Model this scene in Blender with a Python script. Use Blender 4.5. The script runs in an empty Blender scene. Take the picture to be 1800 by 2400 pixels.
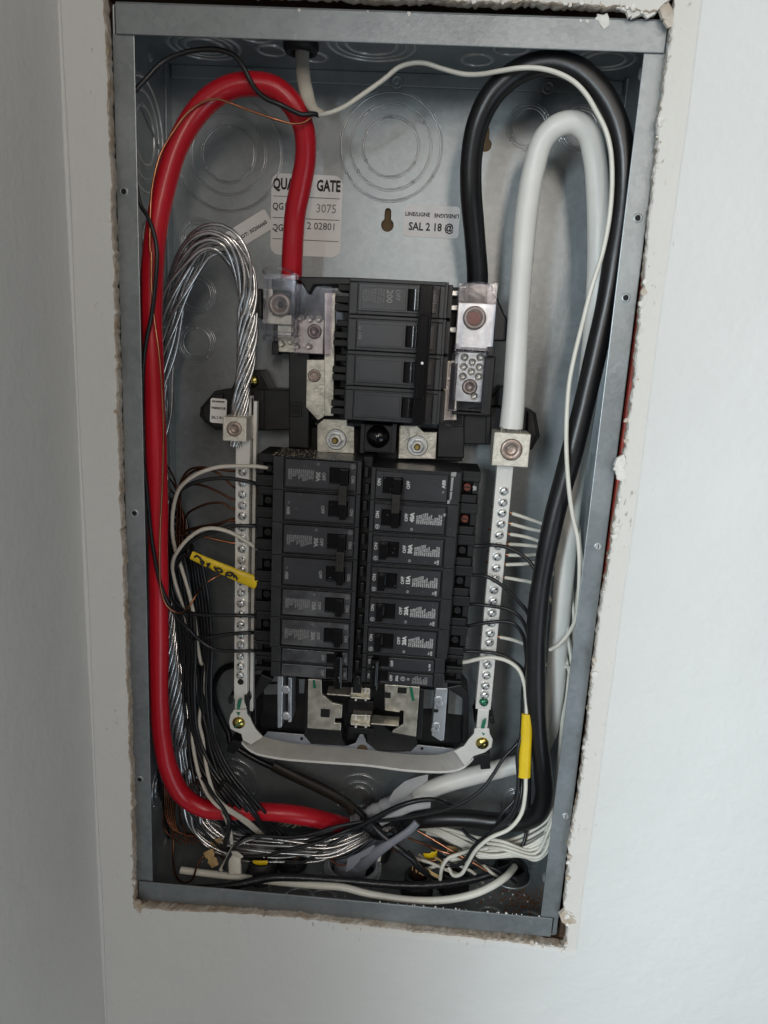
import bpy, bmesh, math, random
from mathutils import Vector, Matrix
random.seed(7)
S = bpy.context.scene
COL = S.collection

# ------------------------------------------------------------------ camera
FPX = 1715.6438
CAM = Vector((0.041154, -0.530498, 0.137398))
M3 = ((0.9968060856, 0.0598281745, 0.0528981776),
      (0.0650124990, -0.2232486416, -0.9725910852),
      (-0.0463789028, 0.9729237553, -0.2264251836))
cam = bpy.data.cameras.new('camera'); camo = bpy.data.objects.new('camera', cam); COL.objects.link(camo)
cam.sensor_fit = 'HORIZONTAL'; cam.sensor_width = 36; cam.lens = 36 * FPX / 1800
cam.clip_start = 0.01; cam.clip_end = 50
R_, D_, F_ = (Vector(M3[i]) for i in range(3))
camo.matrix_world = Matrix(((R_.x, -D_.x, -F_.x, CAM.x), (R_.y, -D_.y, -F_.y, CAM.y), (R_.z, -D_.z, -F_.z, CAM.z), (0, 0, 0, 1)))
S.camera = camo

# ------------------------------------------------------------------ light
w = bpy.data.worlds.new('World'); S.world = w; w.use_nodes = True
bg = w.node_tree.nodes['Background']; bg.inputs[0].default_value = (0.98, 0.97, 0.95, 1); bg.inputs[1].default_value = 0.095

def area(name, loc, target, sx, sy, power, col):
    l = bpy.data.lights.new(name, 'AREA'); l.shape = 'RECTANGLE'; l.size = sx; l.size_y = sy; l.energy = power; l.color = col
    o = bpy.data.objects.new(name, l); COL.objects.link(o); o.location = loc
    o.rotation_euler = (Vector(target) - Vector(loc)).to_track_quat('-Z', 'Y').to_euler()
    return o
area('window_light', (-0.535, -1.5, 0.05), (1.0, 0, -1.4), 0.22, 0.9, 31, (0.84, 0.935, 0.99))
area('hall_lamp', (0.21, -1.5, 0.46), (0.05, 0, 0.1), 0.14, 0.32, 3.0, (1.0, 0.86, 0.74))
area('room_fill', (0.75, -1.5, 0.85), (-0.1, 0, 0.0), 1.2, 0.9, 6.3, (1.0, 0.94, 0.87))  # added soft fill in place of ambient, for glints on edges and metal
area('low_cool_fill', (1.15, -1.5, -1.0), (0.4, 0, -0.3), 0.8, 0.8, 5.0, (0.74, 0.88, 1.0))  # added cool fill that brightens the lower right wall and box top
S.view_settings.view_transform = 'Standard'; S.view_settings.look = 'None'
S.view_settings.exposure = 0; S.view_settings.gamma = 1

# ------------------------------------------------------------------ photo measurements -> points in the panel's own frame (X right, Y into the wall, Z up)
def ray(px, py):
    a, b = (px - 900) / FPX, (py - 1200) / FPX
    return R_ * a + D_ * b + F_
def P(px, py, y):
    r = ray(px, py); return CAM + r * ((y - CAM.y) / r.y)
def PZ(px, py, z):
    r = ray(px, py); return CAM + r * ((z - CAM.z) / r.z)
def PX(px, py, x):
    r = ray(px, py); return CAM + r * ((x - CAM.x) / r.x)
HW, HH, DP = 0.181, 0.3437, 0.106
def zo(x0, y0, s, pts):
    return [((x0 + p[0] / s), (y0 + p[1] / s)) + tuple(p[2:]) for p in pts]
def ZL(*p): return zo(380, 1050, 3.318, p)
def ZR(*p): return zo(840, 1050, 2.86, p)
def ZM(*p): return zo(560, 620, 2.37, p)
def ZT(*p): return zo(200, 0, 2.37, p)
def ZU(*p): return zo(900, 0, 2.37, p)
def ZA(*p): return zo(300, 500, 3.318, p)
def ZS(*p): return zo(320, 1350, 4.42, p)
def ZP(*p): return zo(300, 1600, 2.765, p)
def ZQ(*p): return zo(840, 1600, 2.765, p)
def ZW(*p): return zo(1200, 900, 2.765, p)
def ZB(*p): return zo(540, 1560, 5.184, p)
def ZC(*p): return zo(840, 1560, 5.184, p)
def ZD(*p): return zo(640, 1820, 5.184, p)
def ZE(*p): return zo(940, 1820, 5.184, p)
def ZF(*p): return zo(340, 1820, 5.184, p)
def ZG(*p): return zo(1040, 640, 4.81, p)
def ZK(*p): return zo(460, 900, 6.9125, p)

# ------------------------------------------------------------------ materials
def mat(name, col, rough=0.5, metal=0.0, noise=0.0, nscale=60, bump=0.0, bscale=300, col2=None, spec=0.5, coat=0.0, rnoise=0.0, stretch=None):
    m = bpy.data.materials.new(name); m.use_nodes = True; nt = m.node_tree; b = nt.nodes['Principled BSDF']
    b.inputs['Base Color'].default_value = (*col, 1); b.inputs['Roughness'].default_value = rough; b.inputs['Metallic'].default_value = metal
    b.inputs['Specular IOR Level'].default_value = spec; b.inputs['Coat Weight'].default_value = coat
    tc = nt.nodes.new('ShaderNodeTexCoord'); vec = tc.outputs['Object']
    if stretch:
        mp = nt.nodes.new('ShaderNodeMapping'); mp.inputs['Scale'].default_value = stretch
        nt.links.new(vec, mp.inputs[0]); vec = mp.outputs[0]
    if noise > 0 or col2:
        n = nt.nodes.new('ShaderNodeTexNoise'); n.inputs['Scale'].default_value = nscale; n.inputs['Detail'].default_value = 6
        nt.links.new(vec, n.inputs['Vector'])
        r = nt.nodes.new('ShaderNodeValToRGB'); r.color_ramp.elements[0].position = 0.35; r.color_ramp.elements[1].position = 0.68
        c2 = col2 or tuple(min(1, c * (1 + noise)) for c in col); c1 = tuple(c * (1 - noise) for c in col) if not col2 else col
        r.color_ramp.elements[0].color = (*c1, 1); r.color_ramp.elements[1].color = (*c2, 1)
        nt.links.new(n.outputs[0], r.inputs[0]); nt.links.new(r.outputs[0], b.inputs['Base Color'])
        if rnoise:
            mr = nt.nodes.new('ShaderNodeMapRange'); mr.inputs[3].default_value = rough - rnoise; mr.inputs[4].default_value = rough + rnoise
            nt.links.new(n.outputs[0], mr.inputs[0]); nt.links.new(mr.outputs[0], b.inputs['Roughness'])
    if bump > 0:
        n2 = nt.nodes.new('ShaderNodeTexNoise'); n2.inputs['Scale'].default_value = bscale; n2.inputs['Detail'].default_value = 5
        nt.links.new(vec, n2.inputs['Vector'])
        bm_ = nt.nodes.new('ShaderNodeBump'); bm_.inputs['Strength'].default_value = bump; bm_.inputs['Distance'].default_value = 0.001
        nt.links.new(n2.outputs[0], bm_.inputs['Height']); nt.links.new(bm_.outputs[0], b.inputs['Normal'])
    return m

def galv(name, base=(0.325, 0.360, 0.375), dirt=0.0):
    m = bpy.data.materials.new(name); m.use_nodes = True; nt = m.node_tree; b = nt.nodes['Principled BSDF']
    tc = nt.nodes.new('ShaderNodeTexCoord')
    n1 = nt.nodes.new('ShaderNodeTexNoise'); n1.inputs['Scale'].default_value = 14; n1.inputs['Detail'].default_value = 5
    v = nt.nodes.new('ShaderNodeTexVoronoi'); v.inputs['Scale'].default_value = 240
    n3 = nt.nodes.new('ShaderNodeTexNoise'); n3.inputs['Scale'].default_value = 420; n3.inputs['Detail'].default_value = 3
    for n in (n1, v, n3): nt.links.new(tc.outputs['Object'], n.inputs['Vector'])
    mx = nt.nodes.new('ShaderNodeMix'); mx.data_type = 'RGBA'; mx.inputs[0].default_value = 0.05
    r = nt.nodes.new('ShaderNodeValToRGB'); r.color_ramp.elements[0].position = 0.32; r.color_ramp.elements[1].position = 0.7
    r.color_ramp.elements[0].color = (*[c * 0.80 for c in base], 1); r.color_ramp.elements[1].color = (*[c * 1.16 for c in base], 1)
    nt.links.new(n1.outputs[0], r.inputs[0]); nt.links.new(r.outputs[0], mx.inputs[6])
    gr = nt.nodes.new('ShaderNodeRGBToBW'); nt.links.new(v.outputs['Color'], gr.inputs[0]); nt.links.new(gr.outputs[0], mx.inputs[7])
    out = mx.outputs[2]
    if dirt:
        # rust freckles and plaster dust towards one corner of the floor
        n4 = nt.nodes.new('ShaderNodeTexNoise'); n4.inputs['Scale'].default_value = 330; n4.inputs['Detail'].default_value = 4
        n5 = nt.nodes.new('ShaderNodeTexNoise'); n5.inputs['Scale'].default_value = 22
        for n in (n4, n5): nt.links.new(tc.outputs['Object'], n.inputs['Vector'])
        vd = nt.nodes.new('ShaderNodeVectorMath'); vd.operation = 'DISTANCE'; vd.inputs[1].default_value = (0.165, 0.035, -HH)
        nt.links.new(tc.outputs['Object'], vd.inputs[0])
        fr = nt.nodes.new('ShaderNodeMapRange'); fr.inputs[1].default_value = 0.0; fr.inputs[2].default_value = 0.06; fr.inputs[3].default_value = 0.20; fr.inputs[4].default_value = 0.0
        nt.links.new(vd.outputs['Value'], fr.inputs[0])
        ad = nt.nodes.new('ShaderNodeMath'); ad.operation = 'ADD'; nt.links.new(n4.outputs[0], ad.inputs[0]); nt.links.new(fr.outputs[0], ad.inputs[1])
        th = nt.nodes.new('ShaderNodeMapRange'); th.inputs[1].default_value = 0.66; th.inputs[2].default_value = 0.72
        nt.links.new(ad.outputs[0], th.inputs[0])
        rc = nt.nodes.new('ShaderNodeValToRGB'); rc.color_ramp.elements[0].color = (0.42, 0.36, 0.28, 1); rc.color_ramp.elements[1].color = (0.36, 0.13, 0.04, 1)
        rc.color_ramp.elements[0].position = 0.45; rc.color_ramp.elements[1].position = 0.6
        nt.links.new(n5.outputs[0], rc.inputs[0])
        m2 = nt.nodes.new('ShaderNodeMix'); m2.data_type = 'RGBA'; nt.links.new(th.outputs[0], m2.inputs[0]); nt.links.new(out, m2.inputs[6]); nt.links.new(rc.outputs[0], m2.inputs[7])
        out = m2.outputs[2]
    nt.links.new(out, b.inputs['Base Color'])
    b.inputs['Metallic'].default_value = 0.66
    mr = nt.nodes.new('ShaderNodeMapRange'); mr.inputs[3].default_value = 0.30; mr.inputs[4].default_value = 0.52
    nt.links.new(n1.outputs[0], mr.inputs[0]); nt.links.new(mr.outputs[0], b.inputs['Roughness'])
    bu = nt.nodes.new('ShaderNodeBump'); bu.inputs['Strength'].default_value = 0.16; bu.inputs['Distance'].default_value = 0.0006
    nt.links.new(n3.outputs[0], bu.inputs['Height']); nt.links.new(bu.outputs[0], b.inputs['Normal'])
    return m

G = dict(
    galv=galv('galvanized steel'),
    galv_rim=galv('galvanized steel rim', (0.270, 0.298, 0.312)),
    galv_floor=galv('galvanized steel floor', (0.27, 0.29, 0.30), 1),
    ring_glint=mat('steel edge with painted reflection', (0.68, 0.69, 0.68), 0.3, 0.6, 0.1, 120),  # lighter copy of the ring steel, with strong reflections put into its colour
    ring=mat('pressed steel edge', (0.56, 0.58, 0.60), 0.28, 0.8, 0.1, 120),
    steel=mat('zinc plated steel', (0.72, 0.73, 0.72), 0.32, 0.7, 0.15, 120, 0.1, 500),
    lightsteel=mat('bright rail steel', (0.55, 0.58, 0.62), 0.38, 0.7, 0.15, 50, 0.1, 300),
    yzinc=mat('yellow zinc', (0.55, 0.45, 0.14), 0.22, 1.0, 0.3, 200),
    tin=mat('tin plated bus bar', (0.58, 0.55, 0.47), 0.36, 0.72, 0.22, 150, 0.25, 420, rnoise=0.1),
    alu=mat('aluminium bar', (0.80, 0.79, 0.75), 0.42, 0.3, 0.06, 70, 0.1, 300),
    lug=mat('cast aluminium lug', (0.66, 0.63, 0.55), 0.45, 0.5, 0.12, 300, 0.35, 900),
    lugscrew=mat('dull plated lug screw', (0.36, 0.29, 0.25), 0.4, 0.7, 0.2, 300, 0.2, 700),
    strand=mat('bare aluminium strand', (0.62, 0.62, 0.62), 0.26, 0.95, 0.2, 90, 0.1, 400),
    plastic=mat('black chassis plastic', (0.010, 0.010, 0.011), 0.42, 0, 0.25, 90, 0.08, 500, spec=.4),
    face=mat('charcoal breaker plastic', (0.026, 0.027, 0.030), 0.40, 0, 0.18, 60, 0.10, 600, rnoise=0.08, spec=.4),
    plate=mat('charcoal smooth label face', (0.034, 0.035, 0.040), 0.33, 0, 0.22, 25, 0.04, 500, rnoise=0.10),
    dusty=mat('label face with painted sheen', (0.030, 0.031, 0.036), 0.26, 0, 0, 45, 0.08, 500, col2=(0.105, 0.108, 0.115), rnoise=0.08),  # pale noise puts the sheen reflected off these label faces into the colour
    term=mat('matt black terminal plastic', (0.009, 0.009, 0.010), 0.5, 0, 0.2, 80, 0.1, 500, spec=.35),
    toggle=mat('gloss black toggle', (0.004, 0.004, 0.005), 0.15, 0, 0, 60, 0.03, 500, spec=.45),
    tie=mat('brown black tie', (0.018, 0.016, 0.012), 0.35, 0, 0.2, 60),
    ink=mat('pale grey print', (0.62, 0.62, 0.62), 0.6),
    dimink=mat('worn grey print', (0.27, 0.27, 0.27), 0.6),
    blackink=mat('black print', (0.012, 0.012, 0.012), 0.6),
    red=mat('red cable insulation', (0.50, 0.010, 0.022), 0.30, 0, 0.12, 18, 0.25, 60, spec=0.45, rnoise=0.06),
    blackcable=mat('black cable insulation', (0.007, 0.007, 0.008), 0.36, 0, 0.35, 25, 0.30, 70, rnoise=0.08),
    whitecable=mat('white cable insulation', (0.76, 0.76, 0.72), 0.42, 0, 0.05, 25, 0.15, 60),
    black=mat('black wire insulation', (0.010, 0.011, 0.013), 0.32, 0, 0.2, 60),
    white=mat('white wire insulation', (0.66, 0.65, 0.58), 0.38, 0, 0.05, 60),
    beige=mat('dimmed white wire insulation', (0.56, 0.53, 0.46), 0.4, 0, 0.08, 60),  # white insulation; the dim light on the left is put into this colour
    copper=mat('bare copper', (0.46, 0.20, 0.11), 0.28, 1.0, 0.25, 80),
    darkcopper=mat('darker copper', (0.13, 0.052, 0.030), 0.38, 0.9, 0.3, 80),  # copper in a darker tone
    yellow=mat('yellow sleeve', (0.72, 0.50, 0.01), 0.38, 0, 0.08, 60),
    green=mat('green paint mark', (0.01, 0.16, 0.09), 0.4),
    greenscrew=mat('green screw', (0.05, 0.22, 0.13), 0.3, 0.6, 0.2, 300),
    paper=mat('white sticker paper', (0.90, 0.89, 0.89), 0.5, 0, 0.03, 60),
    greylabel=mat('grey foil label', (0.42, 0.46, 0.47), 0.45, 0.2, 0.08, 60),
    kraft=mat('kraft paper filler', (0.45, 0.30, 0.13), 0.8, 0, 0.25, 120, 0.5, 300),
    sheath=mat('grey cable sheath', (0.20, 0.21, 0.24), 0.45, 0, 0.1, 40, 0.1, 100),
    palesheath=mat('pale grey sheath', (0.42, 0.42, 0.43), 0.5, 0, 0.1, 40, 0.2, 100),
    rubber=mat('black rubber', (0.010, 0.010, 0.011), 0.55, 0, 0.2, 60),
    dark=mat('dark hollow', (0.006, 0.006, 0.006), 0.8),
    wood=mat('brown timber', (0.075, 0.042, 0.026), 0.8, 0, 0.3, 30, 0.3, 80, stretch=(1, 8, 8)),
    redwood=mat('red painted timber', (0.34, 0.040, 0.026), 0.6, 0, 0.45, 50, 0.3, 80, stretch=(8, 8, 1)),
    ply=mat('tan board behind', (0.17, 0.11, 0.055), 0.8, 0, 0.2, 60),
    gyp=mat('torn plaster edge', (0.54, 0.49, 0.43), 0.9, 0, 0.0, 90, 0.5, 300, col2=(0.36, 0.28, 0.20)),
    crumb=mat('white plaster crumb', (0.66, 0.64, 0.60), 0.9, 0, 0.12, 200, 0.4, 400),
    sawdust=mat('dusty', (0.30, 0.26, 0.19), 0.9, 0, 0.3, 500),
    scuff=mat('pale scuff', (0.34, 0.34, 0.34), 0.7),
    redscrew=mat('rusty terminal screw', (0.16, 0.045, 0.03), 0.45, 0.5, 0.3, 300),
    brass=mat('brass stud', (0.50, 0.36, 0.12), 0.3, 1.0, 0.3, 300),
)
def clear_mat(name, tint, refl=0.10):
    m = bpy.data.materials.new(name); m.use_nodes = True; nt = m.node_tree
    for n in list(nt.nodes): nt.nodes.remove(n)
    o = nt.nodes.new('ShaderNodeOutputMaterial'); t = nt.nodes.new('ShaderNodeBsdfTransparent'); g = nt.nodes.new('ShaderNodeBsdfGlossy')
    t.inputs[0].default_value = (*tint, 1); g.inputs['Roughness'].default_value = 0.14; g.inputs[0].default_value = (0.95, 0.95, 1, 1)
    f = nt.nodes.new('ShaderNodeLayerWeight'); f.inputs[0].default_value = 0.22
    mr = nt.nodes.new('ShaderNodeMapRange'); mr.inputs[3].default_value = refl; mr.inputs[4].default_value = 0.6
    nt.links.new(f.outputs['Fresnel'], mr.inputs[0])
    tc = nt.nodes.new('ShaderNodeTexCoord'); n = nt.nodes.new('ShaderNodeTexNoise'); n.inputs['Scale'].default_value = 120
    nt.links.new(tc.outputs['Object'], n.inputs['Vector']); bu = nt.nodes.new('ShaderNodeBump'); bu.inputs['Strength'].default_value = 0.08; bu.inputs['Distance'].default_value = 0.001
    nt.links.new(n.outputs[0], bu.inputs['Height']); nt.links.new(bu.outputs[0], g.inputs['Normal'])
    mx = nt.nodes.new('ShaderNodeMixShader'); nt.links.new(mr.outputs[0], mx.inputs[0]); nt.links.new(t.outputs[0], mx.inputs[1]); nt.links.new(g.outputs[0], mx.inputs[2])
    nt.links.new(mx.outputs[0], o.inputs[0]); return m
G['clear'] = clear_mat('clear polycarbonate', (0.95, 0.955, 0.97), 0.028)
G['smoke'] = clear_mat('smoky polycarbonate', (0.93, 0.92, 0.95), 0.022)

def wall_mat(name, side=False):
    m = bpy.data.materials.new(name); m.use_nodes = True; nt = m.node_tree; b = nt.nodes['Principled BSDF']
    tc = nt.nodes.new('ShaderNodeTexCoord'); L = nt.links.new
    def N(t, **k):
        n = nt.nodes.new(t)
        for a, v in k.items(): n.inputs[a].default_value = v
        return n
    n1 = N('ShaderNodeTexNoise', Scale=3.0, Detail=4); n2 = N('ShaderNodeTexNoise', Scale=170.0, Detail=4); n3 = N('ShaderNodeTexNoise', Scale=30.0, Detail=3)
    for n in (n1, n2, n3): L(tc.outputs['Object'], n.inputs['Vector'])
    r = nt.nodes.new('ShaderNodeValToRGB'); r.color_ramp.elements[0].position = 0.3; r.color_ramp.elements[1].position = 0.7
    r.color_ramp.elements[0].color = (0.60, 0.605, 0.59, 1); r.color_ramp.elements[1].color = (0.655, 0.66, 0.645, 1)
    L(n1.outputs[0], r.inputs[0]); out = r.outputs[0]; hgt = n2.outputs[0]
    bu = N('ShaderNodeBump', Strength=0.38, Distance=0.0012); L(n2.outputs[0], bu.inputs['Height'])
    bu2 = N('ShaderNodeBump', Strength=0.3, Distance=0.005); L(n3.outputs[0], bu2.inputs['Height']); L(bu.outputs[0], bu2.inputs['Normal']); nrm = bu2.outputs[0]
    if not side:
        # the old cream paint strip round the opening, under the newer white coat
        sx = nt.nodes.new('ShaderNodeSeparateXYZ'); L(tc.outputs['Object'], sx.inputs[0])
        def math_(op, a, b_=None):
            q = nt.nodes.new('ShaderNodeMath'); q.operation = op
            for i, v in enumerate((a, b_)):
                if v is None: continue
                if isinstance(v, (int, float)): q.inputs[i].default_value = v
                else: L(v, q.inputs[i])
            return q.outputs[0]
        wob = N('ShaderNodeTexNoise', Scale=9.0, Detail=5); L(tc.outputs['Object'], wob.inputs['Vector'])
        wb = math_('MULTIPLY', math_('SUBTRACT', wob.outputs[0], 0.5), 0.012)
        taper = math_('MULTIPLY', sx.outputs['Z'], 0.006)
        d = math_('ADD', math_('SUBTRACT', 0.1962, sx.outputs['X']), math_('ADD', math_('MULTIPLY', wb, 0.35), 0.0))
        mk = N('ShaderNodeMapRange'); mk.inputs[1].default_value = -0.0006; mk.inputs[2].default_value = 0.0006; L(d, mk.inputs[0])
        lo = N('ShaderNodeMapRange'); lo.inputs[1].default_value = -0.352; lo.inputs[2].default_value = -0.346; L(math_('ADD', sx.outputs['Z'], wb), lo.inputs[0])
        mask = math_('MULTIPLY', math_('MULTIPLY', mk.outputs[0], lo.outputs[0]), math_('GREATER_THAN', sx.outputs['X'], 0.0))
        mx = nt.nodes.new('ShaderNodeMix'); mx.data_type = 'RGBA'; L(mask, mx.inputs[0]); L(out, mx.inputs[6]); mx.inputs[7].default_value = (0.62, 0.605, 0.565, 1)
        out = mx.outputs[2]
        b3 = N('ShaderNodeBump', Strength=0.8, Distance=0.0012); b3.invert = True; L(mask, b3.inputs['Height']); L(nrm, b3.inputs['Normal']); nrm = b3.outputs[0]
        # pencil and scuff marks close to the cut
        sc = N('ShaderNodeTexNoise', Scale=210.0, Detail=6); mp = nt.nodes.new('ShaderNodeMapping'); mp.inputs['Scale'].default_value = (1.6, 1, 0.7)
        L(tc.outputs['Object'], mp.inputs[0]); L(mp.outputs[0], sc.inputs['Vector'])
        ax = math_('MAXIMUM', math_('SUBTRACT', math_('ABSOLUTE', sx.outputs['X']), 0.190), math_('SUBTRACT', math_('ABSOLUTE', sx.outputs['Z']), 0.353))
        near = N('ShaderNodeMapRange'); near.inputs[1].default_value = 0.0; near.inputs[2].default_value = 0.028; near.inputs[3].default_value = 0.135; near.inputs[4].default_value = 0.0; L(ax, near.inputs[0])
        s2 = N('ShaderNodeTexNoise', Scale=16.0); L(tc.outputs['Object'], s2.inputs['Vector'])
        v = math_('ADD', math_('ADD', sc.outputs[0], near.outputs[0]), math_('MULTIPLY', math_('SUBTRACT', s2.outputs[0], 0.5), 0.35))
        tk = N('ShaderNodeMapRange'); tk.inputs[1].default_value = 0.81; tk.inputs[2].default_value = 0.92; L(v, tk.inputs[0])
        m4 = nt.nodes.new('ShaderNodeMix'); m4.data_type = 'RGBA'; L(tk.outputs[0], m4.inputs[0]); L(out, m4.inputs[6]); m4.inputs[7].default_value = (0.30, 0.25, 0.21, 1); out = m4.outputs[2]
    L(out, b.inputs['Base Color']); L(nrm, b.inputs['Normal']); b.inputs['Roughness'].default_value = 0.55; b.inputs['Specular IOR Level'].default_value = 0.3
    return m
G['wall'] = wall_mat('painted plaster'); G['sidewall'] = wall_mat('painted plaster side wall', True)

# ------------------------------------------------------------------ mesh helpers
class MB:
    def __init__(s): s.v = []; s.f = []; s.sm = []
    def add(s, vs, fs, smooth=False):
        o = len(s.v); s.v += [tuple(v) for v in vs]; s.f += [tuple(i + o for i in f) for f in fs]; s.sm += [smooth] * len(fs); return s
    def box(s, x0, x1, y0, y1, z0, z1):
        x0, x1 = sorted((x0, x1)); y0, y1 = sorted((y0, y1)); z0, z1 = sorted((z0, z1))
        v = [(x0, y0, z0), (x1, y0, z0), (x1, y1, z0), (x0, y1, z0), (x0, y0, z1), (x1, y0, z1), (x1, y1, z1), (x0, y1, z1)]
        return s.add(v, [(0, 3, 2, 1), (4, 5, 6, 7), (0, 1, 5, 4), (1, 2, 6, 5), (2, 3, 7, 6), (3, 0, 4, 7)])
    def prism(s, pts, y0, y1):          # pts: (x, z) seen from the front
        a = sum(pts[i][0] * pts[(i + 1) % len(pts)][1] - pts[(i + 1) % len(pts)][0] * pts[i][1] for i in range(len(pts)))
        if a < 0: pts = pts[::-1]
        n = len(pts); v = [(x, y0, z) for x, z in pts] + [(x, y1, z) for x, z in pts]
        f = [tuple(range(n)), tuple(range(2 * n - 1, n - 1, -1))] + [(i, i + n, (i + 1) % n + n, (i + 1) % n) for i in range(n)]
        return s.add(v, f)
    def pp(s, pts, y0, y1):             # photo outline at depth y0, real thickness to y1
        return s.prism([(q.x, q.z) for q in (P(p[0], p[1], y0) for p in pts)], y0, y1)
    def pbox(s, x0, y0, x1, y1, d0, d1):
        a, b = P(x0, y0, d0), P(x1, y1, d0); return s.box(a.x, b.x, d0, d1, b.z, a.z)
    def lathe(s, c, axis, prof, n=24, smooth=True, caps=True):      # prof: (r, h) along axis
        c = Vector(c); ax = Vector(axis).normalized(); q = ax.to_track_quat('Z', 'Y'); o = len(s.v); vs = []
        for r, h in prof:
            for i in range(n):
                t = 2 * math.pi * i / n; vs.append(c + q @ Vector((r * math.cos(t), r * math.sin(t), h)))
        fs = [(k * n + i, k * n + (i + 1) % n, (k + 1) * n + (i + 1) % n, (k + 1) * n + i) for k in range(len(prof) - 1) for i in range(n)]
        s.add(vs, fs, smooth)
        if caps: s.add(vs[-n:], [tuple(range(n))]); s.add(vs[:n], [tuple(range(n - 1, -1, -1))])
        return s
    def disc(s, c, r, y0, y1, n=20): return s.lathe((c[0], y1, c[1]), (0, -1, 0), [(r, 0), (r, y1 - y0)], n)
    def ring(s, c, axis, R, r, n=40, m=6):
        c = Vector(c); q = Vector(axis).normalized().to_track_quat('Z', 'Y'); vs = []
        for i in range(n):
            t = 2 * math.pi * i / n
            for j in range(m):
                u = 2 * math.pi * j / m; vs.append(c + q @ Vector(((R + r * math.cos(u)) * math.cos(t), (R + r * math.cos(u)) * math.sin(t), r * math.sin(u))))
        fs = [(i * m + j, ((i + 1) % n) * m + j, ((i + 1) % n) * m + (j + 1) % m, i * m + (j + 1) % m) for i in range(n) for j in range(m)]
        return s.add(vs, fs, True)
    def tube(s, pts, rad, n=10, flat=1.0, cap=True):
        k = len(pts); vs = []; t0 = (pts[1] - pts[0]).normalized(); up = Vector((0, 1, 0))
        if abs(t0.dot(up)) > 0.9: up = Vector((1, 0, 0))
        nn = (up - t0 * up.dot(t0)).normalized()
        for i, p in enumerate(pts):
            t = (pts[min(i + 1, k - 1)] - pts[max(i - 1, 0)]).normalized(); nn = (nn - t * nn.dot(t)).normalized(); bb = t.cross(nn)
            r = rad(i / (k - 1)) if callable(rad) else rad
            for j in range(n):
                a = 2 * math.pi * j / n; vs.append(p + nn * (math.cos(a) * r * flat) + bb * (math.sin(a) * r))
        fs = [(i * n + j, i * n + (j + 1) % n, (i + 1) * n + (j + 1) % n, (i + 1) * n + j) for i in range(k - 1) for j in range(n)]
        s.add(vs, fs, True)
        if cap: s.add(vs[:n], [tuple(range(n - 1, -1, -1))]); s.add(vs[-n:], [tuple(range(n))])
        return s

def link(o, parent=None, label=None, cat=None, group=None, kind=None):
    COL.objects.link(o)
    if parent is not None: o.parent = parent
    if label: o['label'] = label
    if cat: o['category'] = cat
    if group: o['group'] = group
    if kind: o['kind'] = kind
    return o
ROOTS = {}
def obj(name, mb, m, parent=None, label=None, cat=None, group=None, kind=None, bevel=0, seg=2, local=False):
    me = bpy.data.meshes.new(name); me.from_pydata(mb.v, [], mb.f); me.polygons.foreach_set('use_smooth', mb.sm); me.update()
    me.materials.append(m if not isinstance(m, str) else G[m])
    o = bpy.data.objects.new(name, me); link(o, parent, label, cat, group, kind)
    if parent is not None and not local and parent.name in ROOTS: o.matrix_parent_inverse = ROOTS[parent.name].inverted()
    if bevel:
        b = o.modifiers.new('bevel', 'BEVEL'); b.width = bevel; b.segments = seg; b.limit_method = 'ANGLE'; b.angle_limit = math.radians(40)
    return o
def thing(name, label, cat, loc=(0, 0, 0), rot=None, group=None):
    o = bpy.data.objects.new(name, None); o.empty_display_size = 0.01; link(o, None, label, cat, group)
    mw = Matrix.Translation(Vector(loc)) @ (rot or Matrix.Identity(4)); o.matrix_world = mw; ROOTS[o.name] = mw
    return o
def text(body, size, loc, ang, m, parent, name='lettering', local=False, align='CENTER', valign='CENTER', bold=0.0, normal='front', space=1.0, xs=1.0):
    c = bpy.data.curves.new(name, 'FONT'); c.body = body; c.size = size; c.align_x = align; c.align_y = valign
    c.offset = bold; c.space_line = space; c.extrude = 0.00004; c.resolution_u = 2
    c.materials.append(m if not isinstance(m, str) else G[m])
    o = bpy.data.objects.new(name, c); link(o, parent)
    if normal == 'front': mt = Matrix.Rotation(math.radians(ang), 4, 'Y') @ Matrix.Rotation(math.pi / 2, 4, 'X')
    else: mt = normal @ Matrix.Rotation(math.radians(ang), 4, 'Z')
    mt = Matrix.Translation(Vector(loc)) @ mt @ Matrix.Diagonal((xs, 1, 1, 1))
    if parent is not None and not local and parent.name in ROOTS: o.matrix_parent_inverse = ROOTS[parent.name].inverted()
    o.matrix_basis = mt
    return o

def smooth_path(ps, step=0.0025):
    ps = [Vector(p) for p in ps]; ex = [ps[0] * 2 - ps[1]] + ps + [ps[-1] * 2 - ps[-2]]; out = []
    for i in range(1, len(ex) - 2):
        a, b, c, d = ex[i - 1:i + 3]; n = max(2, int((c - b).length / step))
        ta, tb, tc_ = 0.0, max(1e-6, (b - a).length) ** 0.5, 0
        tc_ = tb + max(1e-6, (c - b).length) ** 0.5; td = tc_ + max(1e-6, (d - c).length) ** 0.5
        for j in range(n):
            t = tb + (tc_ - tb) * j / n
            A1 = a * ((tb - t) / (tb - ta)) + b * ((t - ta) / (tb - ta)); A2 = b * ((tc_ - t) / (tc_ - tb)) + c * ((t - tb) / (tc_ - tb)); A3 = c * ((td - t) / (td - tc_)) + d * ((t - tc_) / (td - tc_))
            B1 = A1 * ((tc_ - t) / (tc_ - ta)) + A2 * ((t - ta) / (tc_ - ta)); B2 = A2 * ((td - t) / (td - tb)) + A3 * ((t - tb) / (td - tb))
            out.append(B1 * ((tc_ - t) / (tc_ - tb)) + B2 * ((t - tb) / (tc_ - tb)))
    out.append(ps[-1]); return out
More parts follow.
